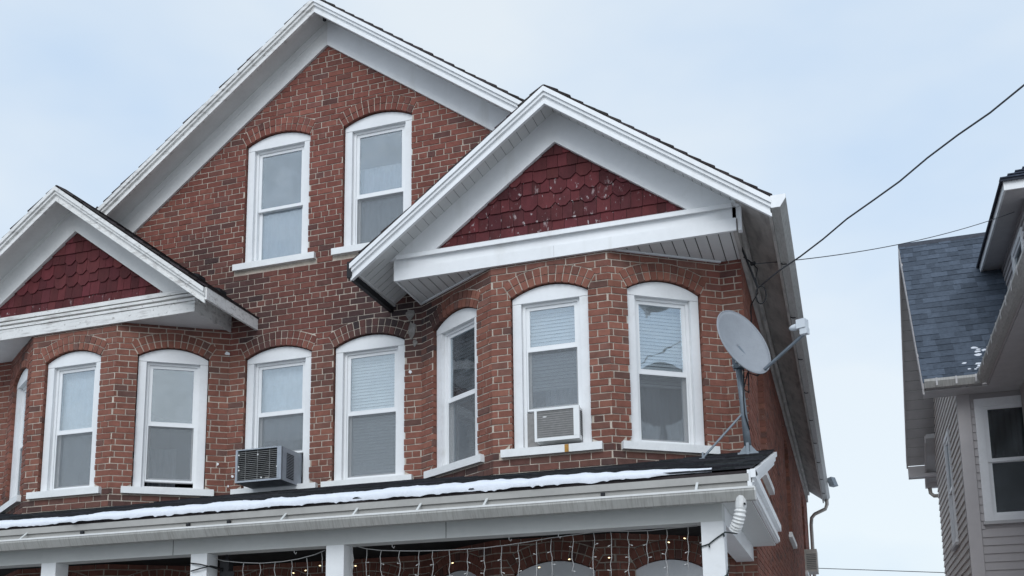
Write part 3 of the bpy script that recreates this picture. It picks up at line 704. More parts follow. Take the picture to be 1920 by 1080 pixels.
        for d in (1, -1):
            mb = MB(); xb = xg+d*half; mb.prism(FRONT, [(xg, zf(xg)-.088), (xb, zf(xb)-.088), (xb, zf(xb)-.07), (xg, zf(xg)-.07)], -ya, -(YB-.0)); mb.build('soffit', 'oldboard', house)
            mb = MB(); xa = xg+d*1.735; mb.prism(FRONT, [(xa, zf(xa)-.088), (xb, zf(xb)-.088), (xb, zf(xb)-.07), (xa, zf(xa)-.07)], -YB, .002); mb.build('soffit', 'oldboard', house)
        mb = MB(); mb.box(x0+.021, x1-.021, YB-.018, -.003, 5.885, 5.90); mb.build('soffit', 'oldboard', house)
    # inner eave edge: thin board, with a black drip edge on the clad side
    xi = s*(2*XG-XE); mb = MB(); xo = xi+s*.02 if clad else xi-s*.03; mb.box(min(xi, xo), max(xi, xo), ya-(0 if clad else .03), -.002, ZE-(.10 if clad else .15), ZE-(.03 if clad else .012)); mb.build('eave_board', 'soffit' if clad else 'oldwhite', house)
    mb = MB(); mb.box(min(xi, xi-s*.045), max(xi, xi-s*.045), YF-.03, -.002, ZE-.165, ZE+.004); mb.build('drip_edge', 'black' if clad else 'asphalt', house) if clad else None

# right eave: frieze, sloped soffit, fascia and gutter along the side
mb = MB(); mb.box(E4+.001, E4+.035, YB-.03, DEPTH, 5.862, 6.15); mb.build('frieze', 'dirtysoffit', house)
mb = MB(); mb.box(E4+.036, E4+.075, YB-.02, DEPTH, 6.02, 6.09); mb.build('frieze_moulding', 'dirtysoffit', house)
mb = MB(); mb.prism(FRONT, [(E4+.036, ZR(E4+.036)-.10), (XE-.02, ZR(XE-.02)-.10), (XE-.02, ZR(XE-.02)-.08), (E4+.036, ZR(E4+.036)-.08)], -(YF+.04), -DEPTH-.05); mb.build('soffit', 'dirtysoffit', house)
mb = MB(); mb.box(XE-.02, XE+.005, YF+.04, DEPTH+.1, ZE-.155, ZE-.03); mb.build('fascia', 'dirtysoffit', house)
GUT = [(-.062, -.115), (.015, -.115), (.045, -.07), (.068, -.035), (.068, 0), (.056, 0), (.056, -.032), (.036, -.062), (.008, -.105), (-.054, -.105), (-.054, .0), (-.062, .0)]
def gutter(p0, p1, k=1., name='gutter', m='gutter'):
    mb = MB(); prof = [(a*k, b_*k) for a, b_ in GUT]; p0 = Vector(p0); p1 = Vector(p1)
    mb.ext(prof, p0, p1); g = mb.build(name, m, house); return g
g = gutter((XE+.07, YF-.02, ZE-.005), (XE+.07, DEPTH+.1, ZE-.005))
mb = MB(); mb.prism(FRONT, [(XE+.07+a, ZE-.005+b_) for a, b_ in GUT[:5]]+[(XE+.008, ZE-.005)], -(YF-.028), -(YF-.02)); mb.build('end_cap', 'clad', g)
for y in [0.2+1.6*i for i in range(9)]:
    mb = MB(); mb.tube([(XE-.0, y, ZE-.13), (XE+.03, y, ZE-.145), (XE+.06, y+.03, ZE-.135)], .007, 5); mb.build('bracket', 'black', g)
# downpipe at the far end of that gutter
mb = MB(); mb.tube([(XE+.07, DEPTH-.1, ZE-.10), (XE+.07, DEPTH-.1, ZE-.22), (XE+.03, DEPTH-.1, ZE-.32), (E4+.16, DEPTH-.1, ZE-.42), (E4+.09, DEPTH-.1, ZE-.50), (E4+.07, DEPTH-.1, ZE-.66), (E4+.07, DEPTH-.1, .2)], .04, 8); mb.build('downpipe', 'copper', house, smooth=True)

# ------------------------------------------------------------------ porch
PXL, PXR, PY, PZ = -5.4, 4.84, -2.62, 3.20
PS = .2725
def PR(y): return PZ+(y-PY)*PS
PORCH = Face((0, 0), (0, 1))                                          # s = Y, outwards = +X
mb = MB(); mb.prism(PORCH, [(PY, PR(PY)-.012), (0, PR(0)-.012), (0, PR(0)-.035), (PY, PR(PY)-.035)], PXR, PXL, ASPH)
n = 19; dy = -PY/n
for i in range(n):
    y = PY+i*dy; x = PXL+rnd(-.2, 0)
    while x < PXR:
        x2 = min(x+rnd(.25, .34), PXR+rnd(0, .015)); c0 = rcol((.032, .033, .037), .6, 1.35); h = rnd(0, .004)
        mb.prism(PORCH, [(y-.012, PR(y-.012)+.004), (y-.012, PR(y-.012)+.015+h), (min(y+dy*1.4, -.001), PR(min(y+dy*1.4, -.001))+.003), (min(y+dy*1.4, -.001), PR(min(y+dy*1.4, -.001))-.004)], x2, max(x, PXL), c0); x = x2
mb.build('porch_roof', 'asphalt', house)
mb = MB(); mb.box(PXL, PXR-.03, PY+.005, PY+.03, 2.99, PZ-.04); mb.box(PXL, PXR-.02, PY-.012, PY+.005, PZ-.09, PZ-.036); mb.build('porch_fascia', 'porchfascia', house)
pg = gutter((PXL, PY-.05, 3.05), (PXR+.02, PY-.05, 3.05), .75, m='gutter')
mb = MB(); mb.box(PXL, PXR+.02, PY-.106, PY-.088, 3.040, 3.055); mb.build('gutter_lip', 'lip', pg)
mb = MB(); mb.prism(PORCH, [(PY-.05-a*.75, 3.05+b_*.75) for a, b_ in GUT[:5]]+[(PY-.003, 3.05)], PXR+.028, PXR+.02); mb.build('end_cap', 'lip', pg)
for i, x in enumerate((-1.55, -.95, .15, .55, 1.1, 1.75, 2.3, 2.85, 3.75, 4.45)):
    mb = MB()
    if i in (1, 2, 3, 8): mb.box(x, x+.03, PY-.02, PY+.0, 3.075, 3.10); mb.build('hanger_clip', 'acdark', pg)
    else: mb.prism(PORCH, [(PY-.095, 3.052), (PY-.095, 3.058), (PY+.0, 3.135), (PY+.0, 3.125)], x+.018, x); mb.build('strap', 'beam', pg)
# corrugated elbow under the gutter end
pth = [on(1389, 930, 1, PY-.045), on(1389, 948, 1, PY-.045), on(1387, 966, 1, PY-.04), on(1383, 981, 1, PY-.02), on(1378, 993, 1, PY+.01)]
pts = []
for i in range(len(pth)-1):
    for q in range(5): pts.append(pth[i].lerp(pth[i+1], q/5))
pts.append(pth[-1])
rr = [.040+(.0045*math.cos(i*math.pi) if i > 6 else 0) for i in range(len(pts))]
mb = MB(); mb.tube(pts, rr, 10); mb.build('elbow', 'lip', pg)
mb = MB(); p_ = on(1396, 944, 1, PY-.095); mb.tube([p_, p_+Vector((0, .02, 0))], .008, 8); mb.build('rivet', 'black', pg)
# beam, soffit, cornice return, ceiling, columns
mb = MB(); mb.box(PXL, 4.605, -2.46, -2.30, 2.862, 3.06); mb.build('porch_beam', 'beam', house)
mb = MB(); mb.box(4.445, 4.605, -2.299, -.001, 2.862, 3.05); mb.build('porch_beam', 'clad', house)
for x in (-2.9, -.1, 2.45): mb = MB(); mb.box(x, x+.004, -2.4625, -2.4605, 2.862, 3.02); mb.build('beam_joint', 'groove', house)
mb = MB(); mb.box(PXL, PXR-.03, PY+.031, -2.461, 3.0, 3.012); mb.box(4.606, PXR-.03, -2.46, -.001, 3.0, 3.012); mb.build('porch_soffit', 'beam', house)
mb = MB(); mb.box(PXR-.03, PXR-.005, PY-.01, .0, 3.02, 3.19); mb.box(PXR-.005, PXR+.03, PY-.03, .0, 3.13, 3.19); mb.box(PXR-.005, PXR+.012, PY-.02, .0, 3.03, 3.07); mb.build('cornice_return', 'clad', house)
mb = MB()
for h, l, o in ((-.02, -.14, .0), (-.015, -.06, .03), (-.062, -.10, .016)):
    mb.prism(PORCH, [(PY+.005, PR(PY+.005)+l), (.0, PR(0)+l), (.0, PR(0)+h), (PY+.005, PR(PY+.005)+h)], PXR+o, PXR-.025+o*.5)
mb.build('porch_rake', 'clad', house)
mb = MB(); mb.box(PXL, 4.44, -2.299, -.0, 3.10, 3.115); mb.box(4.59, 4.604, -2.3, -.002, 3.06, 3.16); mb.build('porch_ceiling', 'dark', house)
for x in (4.53, 1.475, .17, -1.43, -4.53):
    mb = MB(); mb.box(x-.081, x+.081, -2.463, -2.30, .62, 2.861); c_ = mb.build('porch_column', 'white', house)
    mb = MB(); mb.box(x-.11, x+.11, -2.49, -2.27, .55, .70); mb.build('plinth', 'white', c_)
mb = MB(); mb.box(PXL, 4.65, -2.65, -.002, .40, .55); mb.box(PXL, 4.6, -2.55, -.002, .0, .399); mb.build('porch_floor', 'porchfloor', house)
for x in (1.05, 1.95, 2.95, 3.35): mb = MB(); mb.tube([(x, -2.38, 2.865), (x, -2.38, 2.835), (x+.015, -2.38, 2.82), (x+.022, -2.38, 2.835)], .004, 5); mb.build('cup_hook', 'wire', house)

# side wall air conditioner, lamp on the gutter
mb = MB(); mb.box(E4-.05, E4+.22, 11.35, 11.95, 4.02, 4.46); ac3 = empty('air_conditioner', (E4, 11.65, 4.0)); tag(ac3, 'beige air conditioner jutting out of the side wall far back', 'air conditioner')
o = mb.build('case', 'copper', None); o.parent = ac3; o.matrix_parent_inverse = Matrix.Translation(-ac3.location)
mb = MB()
for i in range(9): mb.box(E4+.02, E4+.20, 11.345, 11.349, 4.06+i*.036, 4.08+i*.036)
o = mb.build('louvre', 'acfin', None); o.parent = ac3; o.matrix_parent_inverse = Matrix.Translation(-ac3.location)

def under(root, mb, name, m, smooth=False):
    o = mb.build(name, m, None, smooth); o.parent = root; o.matrix_parent_inverse = Matrix.Translation(-root.location); return o
def sub(parent, mb, name, m, smooth=False):                           # sub-part below an already offset part
    o = mb.build(name, m, None, smooth); o.parent = parent; return o

fl = empty('flood_light', (XE+.14, 12.3, ZE-.05)); tag(fl, 'small grey box lamp on the far end of the side gutter', 'lamp')
mb = MB(); q = Face((XE+.14, 12.3), (XE+.44, 12.1)); mb.prism(q, [(.02, ZE+.03), (.08, ZE-.15), (.20, ZE-.14), (.13, ZE+.05)], .07, -.07); under(fl, mb, 'housing', 'steel')
mb = MB(); mb.tube([(XE+.12, 12.3, ZE), (XE+.2, 12.25, ZE+.02)], .015, 6); under(fl, mb, 'arm', 'steel')

# ------------------------------------------------------------------ snow on the porch edge
mb = MB(); nx, ny = 420, 9; X0, X1 = PXL, 4.56
h1 = [rnd(-1, 1) for _ in range(600)]
def wob(x, f, k): 
    t = x*f+k*37; i = int(math.floor(t)); u_ = t-i; u_ = u_*u_*(3-2*u_); return h1[i % 600]*(1-u_)+h1[(i+1) % 600]*u_
for i in range(nx+1):
    x = X0+(X1-X0)*i/nx; tap = max(0, min(1, (X1-x)/.9))**.6
    lowdrop = -.016-.010*max(0, wob(x, 9, 1))-.016*max(0, wob(x, 26, 2))**2
    yb = PY-.034+.014*wob(x, 2.2, 3)+.012*wob(x, 11, 5)+(1-tap)*.05
    yt = PY+(.25+.07*wob(x, .9, 4)+.02*wob(x, 4, 8))*max(tap, .25)
    H = (.036+.012*wob(x, .8, 6)+.006*wob(x, 13, 9)+.006*wob(x, 5, 7))*max(tap, .12)
    for j in range(ny+1):
        t = j/ny
        if j == 0: mb.v.append((x, yb+.006, PR(PY)+lowdrop*tap+.004))
        else:
            t2 = (j-1)/(ny-1); y = yb+(yt-yb)*t2; prof = math.sin(math.pi*min(1, .18+.82*t2))**.55 if t2 < 1 else 0
            mb.v.append((x, y, PR(max(y, PY))+.018+H*prof-(.03 if j == 1 else 0)+.003*wob(x, 30, j)))
for i in range(nx):
    for j in range(ny):
        k = i*(ny+1)+j; mb.f.append((k, k+1, k+ny+2, k+ny+1)[::-1]); mb.c.append(None)
sn = mb.build('snow', 'snow', None, smooth=True); tag(sn, 'strip of melting snow along the porch roof edge', 'snow', kind='stuff')

# ------------------------------------------------------------------ air conditioners
ac = empty('air_conditioner', (-.545, -.15, 3.99)); tag(ac, 'boxy grey metal air conditioner with finned rear in the flat front wall window', 'air conditioner')
ax0, ax1, ay0, ay1, az0, az1 = -.83, -.262, -.40, .05, 3.955, 4.325
mb = MB(); t_ = .012
mb.box(ax0, ax1, ay0+.02, ay1, az1-t_, az1); mb.box(ax0, ax1, ay0+.02, ay1, az0, az0+t_); mb.box(ax0, ax0+t_, ay0+.02, ay1, az0+t_, az1-t_); mb.box(ax1-t_, ax1, ay0+.02, ay1, az0+t_, az1-t_)
under(ac, mb, 'case', 'acmetal')
mb = MB(); mb.ring(FRONT, ax0, ax1, az0, az1, .024, -ay0, -(ay0+.03), wb=.02, wt=.012); mb.box(ax1-.05, ax1-.0245, ay0-.001, ay0+.03, az0+.021, az1-.013); under(ac, mb, 'rear_frame', 'acmetal')
mb = MB(); mb.box(ax0+.02, ax1-.03, ay0+.04, ay0+.05, az0+.015, az1-.013); under(ac, mb, 'coil', 'acdark')
for i in range(15):
    z = az0+.03+i*.0215; mb = MB(); mb.prism(PORCH, [(ay0+.008, z), (ay0+.008, z+.004), (ay0+.035, z+.016), (ay0+.035, z+.012)], ax1-.052, ax0+.025); under(ac, mb, 'fin', 'acfin')
mb = MB()
for i in range(3): x = ax0+.12+i*.15; mb.box(x, x+.006, ay0+.004, ay0+.010, az0+.025, az1-.02)
under(ac, mb, 'brace', 'acfin')
mb = MB(); mb.box(ax1+.0005, ax1+.004, ay0+.12, ay0+.27, az0+.04, az1-.05); pnl = under(ac, mb, 'side_louvre_panel', 'acdark')
for i in range(16): mb = MB(); z = az0+.05+i*.0175; mb.box(ax1+.003, ax1+.009, ay0+.122, ay0+.268, z, z+.005); under(ac, mb, 'louvre', 'acmetal')
mb = MB()
for x, z in ((ax0+.03, az1-.07), (ax0+.03, az1-.2), (ax0+.035, az1-.24), (ax1-.06, az0+.14), (ax1-.3, az1-.08), (ax1-.25, az0+.03)): mb.box(x, x+.016, ay0+.002, ay0+.008, z, z+.016)
under(ac, mb, 'clip', 'lip')
mb = MB(); mb.box(-.47, -.41, ay0+.02, .04, 3.976, 4.0); mb.box(ax0+.07, ax0+.14, -.04, .04, 3.965, 4.02); under(ac, mb, 'support_block', 'copper')

ac = empty('air_conditioner', (2.94, -.75, 3.99)); tag(ac, 'small white air conditioner in the bay window beneath a white blind', 'air conditioner')
x0, x1, y0, z0, z1 = 2.70, 3.105, -.772, 4.012, 4.335
mb = MB(); mb.box(2.575, 2.699, -.605, -.595, 4.0, 4.345); under(ac, mb, 'side_curtain', 'acgrille')
mb = MB(); mb.box(x0+.006, x1+.03, y0+.035, -.45, z0+.006, z1-.006); under(ac, mb, 'case', 'acwhite')
mb = MB(); mb.ring(FRONT, x0, x1+.035, z0, z1, .024, -y0, -(y0+.034), wb=.032, wt=.024); mb.box(x1-.02, x1+.012, y0-.001, y0+.034, z0+.033, z1-.025); under(ac, mb, 'rear_frame', 'acwhite')
mb = MB(); mb.box(x0+.024, x1-.02, y0+.012, y0+.03, z0+.032, z1-.024); coil = under(ac, mb, 'coil', 'acgrille')
for i in range(12): mb = MB(); z = z0+.045+i*.0215; mb.box(x0+.026, x1-.022, y0+.008, y0+.011, z, z+.004); under(ac, mb, 'coil_fin', 'acfin')
for i in range(14): mb = MB(); z = z0+.05+i*.0175; mb.box(x1+.0302, x1+.033, y0+.05, y0+.12, z, z+.008); under(ac, mb, 'side_slot', 'acdark')
mb = MB(); mb.prism(FRONT, [(2.80+.02*math.cos(a*.52), 4.25+.006*math.sin(a*.52)) for a in range(12)], -(y0+.006), -(y0+.012)); under(ac, mb, 'badge', 'lip')
f = WALL_FACE['R1']
mb = MB(); mb.box(2.985, 3.025, -BD-.0495, -BD-.0475, ZB2-.078, ZB2-.004); o = mb.build('rust_stain', 'rust', house)

# ------------------------------------------------------------------ satellite dish on the porch roof
base = Vector((4.66, -.62, PR(-.62)+.015)); dish = empty('satellite_dish', base); tag(dish, 'grey satellite dish on a strutted pole standing on the porch roof', 'satellite dish')
top = Vector((4.615, -.66, 4.60)); mid = base.lerp(top, .62)
mb = MB(); mb.tube([base+Vector((0, 0, .02)), base.lerp(top, .5), base.lerp(top, .6), top], [.034, .028, .029, .031], 12); under(dish, mb, 'pole', 'steel', True)
mb = MB(); mb.box(base.x-.09, base.x+.09, base.y-.06, base.y+.06, base.z-.012, base.z+.004); mb.prism(FRONT, [(base.x-.085, base.z), (base.x+.085, base.z), (base.x+.03, base.z+.07), (base.x-.03, base.z+.07)], -base.y+.03, -base.y+.024); mb.prism(FRONT, [(base.x-.085, base.z), (base.x+.085, base.z), (base.x+.03, base.z+.07), (base.x-.03, base.z+.07)], -base.y-.024, -base.y-.03); mb.box(base.x-.012, base.x+.012, base.y-.07, base.y-.06, base.z-.06, base.z+.09); under(dish, mb, 'foot_plate', 'steel')
foot = on(1318, 858, 1, -.78); foot.z = PR(-.78)+.02; j2 = base.lerp(top, .46)
mb = MB(); mb.tube([foot, j2], .011, 8); mb.box(foot.x-.03, foot.x+.02, foot.y-.02, foot.y+.02, foot.z-.02, foot.z-.005); mb.box(foot.x-.008, foot.x+.008, foot.y-.008, foot.y+.008, foot.z-.01, foot.z+.05); under(dish, mb, 'strut', 'steel')
vd = (at(1395, 640, 1)-CAM).normalized(); R_, U_ = _r, _u
dn = (-vd*.64+(R_*.80+U_*.60)*.77).normalized()
maj = (R_*.61-U_*.79); maj = (maj-dn*maj.dot(dn)).normalized(); mino = dn.cross(maj)
ctr = on(1395, 641, 1, -.72); A_, B_ = .335, .315
mb = MB(); K, Rn = 48, 10
for j in range(Rn+1):
    q = j/Rn
    for i in range(K):
        a = 2*math.pi*i/K; mb.v.append(tuple(ctr+(maj*math.cos(a)*A_+mino*math.sin(a)*B_)*max(q, .001)+dn*(.075*(q*q-1))))
for j in range(Rn):
    for i in range(K):
        z = (i+1) % K; mb.f.append((j*K+i, (j+1)*K+i, (j+1)*K+z, j*K+z)); mb.c.append(None)
o = under(dish, mb, 'reflector', 'dish', True); sm = o.modifiers.new('thickness', 'SOLIDIFY'); sm.thickness = .008; sm.offset = 0
mb = MB(); rim = [ctr+maj*math.cos(2*math.pi*i/48)*A_+mino*math.sin(2*math.pi*i/48)*B_ for i in range(49)]; mb.tube(rim, .0065, 6, cap=False); under(dish, mb, 'rim', 'dish', True)
bk = ctr-dn*.085+maj*.12
mb = MB(); mb.tube([top+Vector((0, 0, -.04)), top+Vector((0, 0, .05))], .045, 10); mb.tube([top+Vector((0, 0, .02)), bk], .028, 8); mb.tube([bk-maj*.12, bk+maj*.16], .022, 6)
for q in (-1, 1): mb.box(top.x-.05, top.x+.05, top.y+q*.042-.004, top.y+q*.042+.004, top.z-.05, top.z+.06)
under(dish, mb, 'mount', 'steel')
mb = MB()
for q in range(4): c0 = top+Vector((-.045+.03*q, -.052, -.03+.03*(q % 2))); mb.tube([c0, c0+Vector((0, -.012, 0))], .009, 6)
under(dish, mb, 'bolt', 'lip')
lnb = on(1497, 612, 1, -.98); a0 = ctr+maj*(A_-.02)-dn*.03
ae = on(1508, 626, 1, -.98)
mb = MB(); mb.tube([bk+maj*.1, a0, ae], [.014, .016, .014], 4); under(dish, mb, 'feed_arm', 'steel')
mb = MB(); back = (lnb-ctr).normalized(); mb.tube([lnb-back*.085, lnb-back*.06, lnb-back*.03, lnb-back*.0], [.014, .026, .030, .020], 12); under(dish, mb, 'feed_horn', 'lnb', True)
fb = Face((lnb.x, lnb.y), (lnb.x+.9, lnb.y-.35)); mb = MB(); mb.fbox(fb, -.005, .075, lnb.z-.03, lnb.z+.05, .04, -.04); mb.fbox(fb, .02, .085, lnb.z-.085, lnb.z-.031, .03, -.03); under(dish, mb, 'feed_housing', 'lnb')
mb = MB(); p = [a0, a0-Vector((.05, 0, .04)), top+Vector((.08, -.02, -.10)), top+Vector((.04, -.05, -.26)), top+Vector((.085, -.05, -.30)), top+Vector((.09, -.05, -.1)), top+Vector((.06, -.05, -.02))]
mb.tube(p, .0065, 6); mb.tube([top+Vector((.05, -.05, -.08)), top+Vector((.035, -.05, -.35)), base.lerp(top, .42)+Vector((.01, -.045, 0)), base.lerp(top, .25)+Vector((.035, -.04, 0))], .0065, 6); under(dish, mb, 'lead', 'black', True)

# ------------------------------------------------------------------ overhead cables
def sagline(p0, p1, sag, n=24): return [p0.lerp(p1, i/n)-Vector((0, 0, sag*4*(i/n)*(1-i/n))) for i in range(n+1)]
p0 = on(1421, 540, 0, 4.80); p1 = at(1920, 160, 7.6); far = p0+(p1-p0)*2.4
root = empty('service_cable', p0); tag(root, 'thick twisted service cable rising from the brick house eave', 'cable')
mb = MB(); L_ = sagline(p0, far, .0); L_ = [p+Vector((0, 0, .012*math.sin(i*1.9))) for i, p in enumerate(L_)]
mb.tube(L_, .0082, 6); under(root, mb, 'wire', 'cable', True)
cc = on(1427, 553, 1, p0.y-.12); cc_r = .055
mb = MB(); mb.tube([cc+_r*math.cos(a*.42)*.048*(1+.04*math.sin(a))+_u*math.sin(a*.42)*.085*(1+.03*math.cos(a*1.3)) for a in range(46)], .006, 5); under(root, mb, 'coil', 'black', True)
mb = MB(); q1 = on(1408, 572, 0, 4.70); q2 = on(1409, 640, 0, 4.68); mb.tube([p0, cc+Vector((-.03, 0, .02)), q1, q2], .006, 5); under(root, mb, 'drop_lead', 'black', True)
mb = MB(); mb.tube([Vector((E4+.03, p0.y+.03, 5.90)), p0.lerp(Vector((E4+.03, p0.y, 5.90)), .4), p0], .010, 8); under(root, mb, 'anchor', 'black')
p0 = on(1412, 495, 0, 4.755); pe = on(1908, 395, 0, 7.98)
root = empty('phone_cable', p0); tag(root, 'thin slack cable strung between the brick house and the sided house', 'cable')
mb = MB(); mb.tube(sagline(p0, pe, .12), .005, 5); under(root, mb, 'wire', 'cable', True)
mb = MB(); q3 = on(1417, 522, 0, 4.785); mb.tube([p0, p0.lerp(q3, .5)+Vector((.03, 0, .02)), q3, on(1421, 540, 0, 4.80)], .005, 5); mb.tube([p0, Vector((E4+.03, p0.y, 5.87))], .008, 6); mb.tube([p0-Vector((.02, 0, 0)), p0+Vector((.02, -.02, 0))], .018, 8); under(root, mb, 'drop_lead', 'black')

# ------------------------------------------------------------------ string lights under the porch beam
def lights(name, label, wire_px, y, drops, m='wire'):
    pts = [on(px, py, 1, y) for px, py in wire_px]
    root = empty(name, pts[0]); tag(root, label, 'string lights')
    mb = MB(); mb.tube(pts, .0034, 5); under(root, mb, 'wire', m, True)
    for (px, py, ln, lit) in drops:
        p = on(px, py, 1, y); mb = MB(); q = [p]; nseg = max(3, int(ln/11))
        for i in range(nseg):
            q.append(on(px+rnd(-2.2, 2.2), py+ln*(i+1)/nseg, 1, y+rnd(-.01, .01)))
        mb.tube(q, .0029, 5); st = under(root, mb, 'strand', m, True)
        for i in range(2, len(q)-0, 2):
            d = rnd(-1, 1); e = q[i]+Vector((.028*(1 if d > 0 else -1), 0, rnd(-.018, .012)))
            tw = MB(); tw.tube([q[i], q[i].lerp(e, .6)],   .0026, 4); o = tw.build('twig', m, None); o.parent = st
            bb = MB(); bb.tube([q[i].lerp(e, .55), e], [.0038, .003], 6); o = bb.build('bulb', 'bulb' if (lit and i == (2 if lit == 1 else 4)) else 'deadbulb', None); o.parent = st
    return root
W1 = [(660, 1022), (687, 1029), (715, 1032), (750, 1033), (790, 1033), (830, 1032), (870, 1030), (910, 1027), (950, 1022), (990, 1016), (1030, 1009), (1075, 1003), (1112, 998), (1150, 996), (1178, 996), (1215, 995), (1262, 990), (1308, 986)]
D1 = [(688, 1029, 52, 0), (715, 1032, 60, 0), (749, 1033, 60, 0), (786, 1033, 70, 0), (811, 1033, 62, 0), (842, 1032, 60, 1), (876, 1030, 55, 0), (908, 1027, 60, 0), (941, 1024, 60, 0), (972, 1020, 65, 0), (1006, 1015, 75, 2), (1034, 1011, 70, 0), (1074, 1004, 66, 2), (1113, 999, 90, 0), (1145, 997, 85, 2), (1178, 997, 95, 0), (1214, 996, 62, 0), (1250, 993, 92, 1), (1290, 988, 80, 1)]
lights('icicle_lights', 'white icicle string lights hung between the two columns nearest the elbow downspout', W1, -2.33, D1)
W2 = [(398, 1046), (420, 1052), (455, 1055), (490, 1056), (530, 1053), (560, 1048), (590, 1040), (609, 1032)]
D2 = [(457, 1056, 40, 0), (487, 1056, 40, 1), (516, 1055, 40, 1), (547, 1051, 45, 1), (575, 1046, 45, 1), (603, 1034, 40, 1)]
lights('icicle_lights', 'white icicle string lights with lit bulbs near the inner porch column', W2, -2.33, D2)
W3 = [(664, 1012), (660, 1030), (663, 1050), (657, 1064), (662, 1082)]
lights('icicle_lights', 'short white light strand running down the inner face of a porch column', W3, -2.36, [(661, 1045, 24, 1)])
# dark wire wrapped round the right column
root = empty('wrapped_light_wire', (4.53, -2.47, 2.4)); tag(root, 'dark green light wire wound round the end porch column', 'string lights')
x0, x1, yf, yb_ = 4.53-.088, 4.53+.088, -2.472, -2.292
z = 2.78; pts = [Vector((x1+.07, yb_-.02, z+.005))]
for k in range(4):
    pts += [Vector((x1, yf+.03, z)), Vector((x1-.01, yf-.004, z-.012)), Vector((x1-.07, yf-.004, z-.05)), Vector((x0+.06, yf-.006, z-.085)), Vector((x0, yf-.002, z-.10)), Vector((x0-.004, yb_, z-.16)), Vector((x1, yb_, z-.24))]; z -= .31
mb = MB(); mb.tube(pts, .0055, 5); under(root, mb, 'wire', 'greenwire', True)
mb = MB()
for k in range(2, len(pts), 2): mb.tube([pts[k], pts[k]+Vector((.005, -.012, -.025))], .006, 5)
under(root, mb, 'socket', 'greenwire')
for k, (px, py) in enumerate(((1312, 1018), (1314, 1043), (1318, 1047), (1362, 1020), (1362, 1050))):
    mb = MB(); p = on(px, py, 1, -2.33); mb.tube([p, p+Vector((rnd(-.03, .03), 0, rnd(-.02, .02)))], .005, 5); under(root, mb, 'bulb', 'deadbulb')
# loose lead looped over the inner column
mb = MB(); mb.tube([on(358, 1056, 1, -2.48), on(375, 1058, 1, -2.49), on(392, 1062, 1, -2.48), on(406, 1066, 1, -2.4), on(418, 1070, 1, -2.33)], .006, 5); mb.tube([on(358, 1071, 1, -2.48), on(375, 1066, 1, -2.49), on(395, 1061, 1, -2.48), on(418, 1066, 1, -2.33)], .006, 5)
tag(mb.build('extension_lead', 'black', None, True), 'black lead crossing the inner porch column face', 'cord')
mb = MB(); p = on(425, 1062, 1, -2.3); mb.box(p.x-.05, p.x+.04, p.y-.03, p.y+.04, p.z-.10, p.z+.06); mb.box(p.x-.03, p.x+.10, p.y-.04, p.y-.031, p.z-.13, p.z-.05); mb.tube([p+Vector((0, 0, .05)), p+Vector((0, 0, .13))], .012, 6); tag(mb.build('junction_box', 'black', None), 'black socket box hanging behind the inner porch column', 'socket box')

# ------------------------------------------------------------------ sided neighbour house
NX, NY, NYB, NZE = 7.06, 5.75, 10.35, 5.93                             # left wall, front wall, back wall, eave height
nh = empty('sided_house', (NX+3, NY, 0)); tag(nh, 'beige sided house with blue grey shingle roof across the side yard', 'house')
def nb(mb, name, m, smooth=False): return under(nh, mb, name, m, smooth)
NFR = Face((NX, NY), (NX+6, NY)); NSD = Face((NX, NYB), (NX, NY))      # side wall seen from -X: s runs towards the camera
RX, RY, RZ = 6.603, 8.05, 9.12                                         # rake edge, ridge
NS = (RZ-NZE)/(RY-5.35)
WX0, WX1 = .20, 1.10                                                   # front window trim, along the wall from the corner
mb = MB(); mb.fbox(NFR, .0, WX0+.02, 0, 5.9, -.02, -.12); mb.fbox(NFR, WX1-.02, 6, 0, 5.9, -.02, -.12); mb.fbox(NFR, WX0+.02, WX1-.02, 0, 3.99, -.02, -.12); mb.fbox(NFR, WX0+.02, WX1-.02, 5.70, 5.9, -.02, -.12); front = nb(mb, 'wall', 'siding')
sa, sb = NYB-8.10, NYB-7.36
mb = MB(); mb.fbox(NSD, 0, sa, 0, 5.9, -.02, -.12); mb.fbox(NSD, sb, NYB-NY, 0, 5.9, -.02, -.12); mb.fbox(NSD, sa, sb, 0, 3.94, -.02, -.12); mb.fbox(NSD, sa, sb, 5.68, 5.9, -.02, -.12)
mb.prism(NSD, [(NYB-NY, 5.9), (NYB-RY, RZ-.35), (0, 5.9)], -.02, -.12); side = nb(mb, 'wall', 'sidingpale')
mb = MB(); mb.box(NX+.1, NX+6, NYB-.1, NYB, 0, 5.9); mb.box(NX+5.9, NX+6, NY, NYB, 0, 5.9); nb(mb, 'wall', 'siding')
BRD = .115
def boards(face, parent, s0, s1, zlo, zhi, hole, m, top=None):
    z = zlo
    while z < zhi:
        segs = [(s0, s1)]
        if hole and z+BRD > hole[2] and z < hole[3]: segs = [(s0, hole[0]), (hole[1], s1)]
        for a, b_ in segs:
            if b_-a < .02: continue
            if top: 
                a2, b2 = top(z+BRD, a, b_)
                if b2-a2 < .05: continue
                a, b_ = a2, b2
            q = MB(); k = [face.P(a, z, .012), face.P(b_, z, .012), face.P(b_, z+BRD, -.006), face.P(a, z+BRD, -.006), face.P(a, z, -.019), face.P(b_, z, -.019), face.P(b_, z+BRD, -.019), face.P(a, z+BRD, -.019)]
            q.v = [tuple(v) for v in k]; q.f = [(0, 1, 2, 3), (0, 4, 5, 1), (1, 5, 6, 2), (3, 7, 4, 0)]; q.c = [None]*4
            o = q.build('board', m, None); o.parent = parent
        z += BRD
boards(NFR, front, .155, 3.0, .3, 5.86, (WX0, WX1, 3.93, 5.74), 'siding')
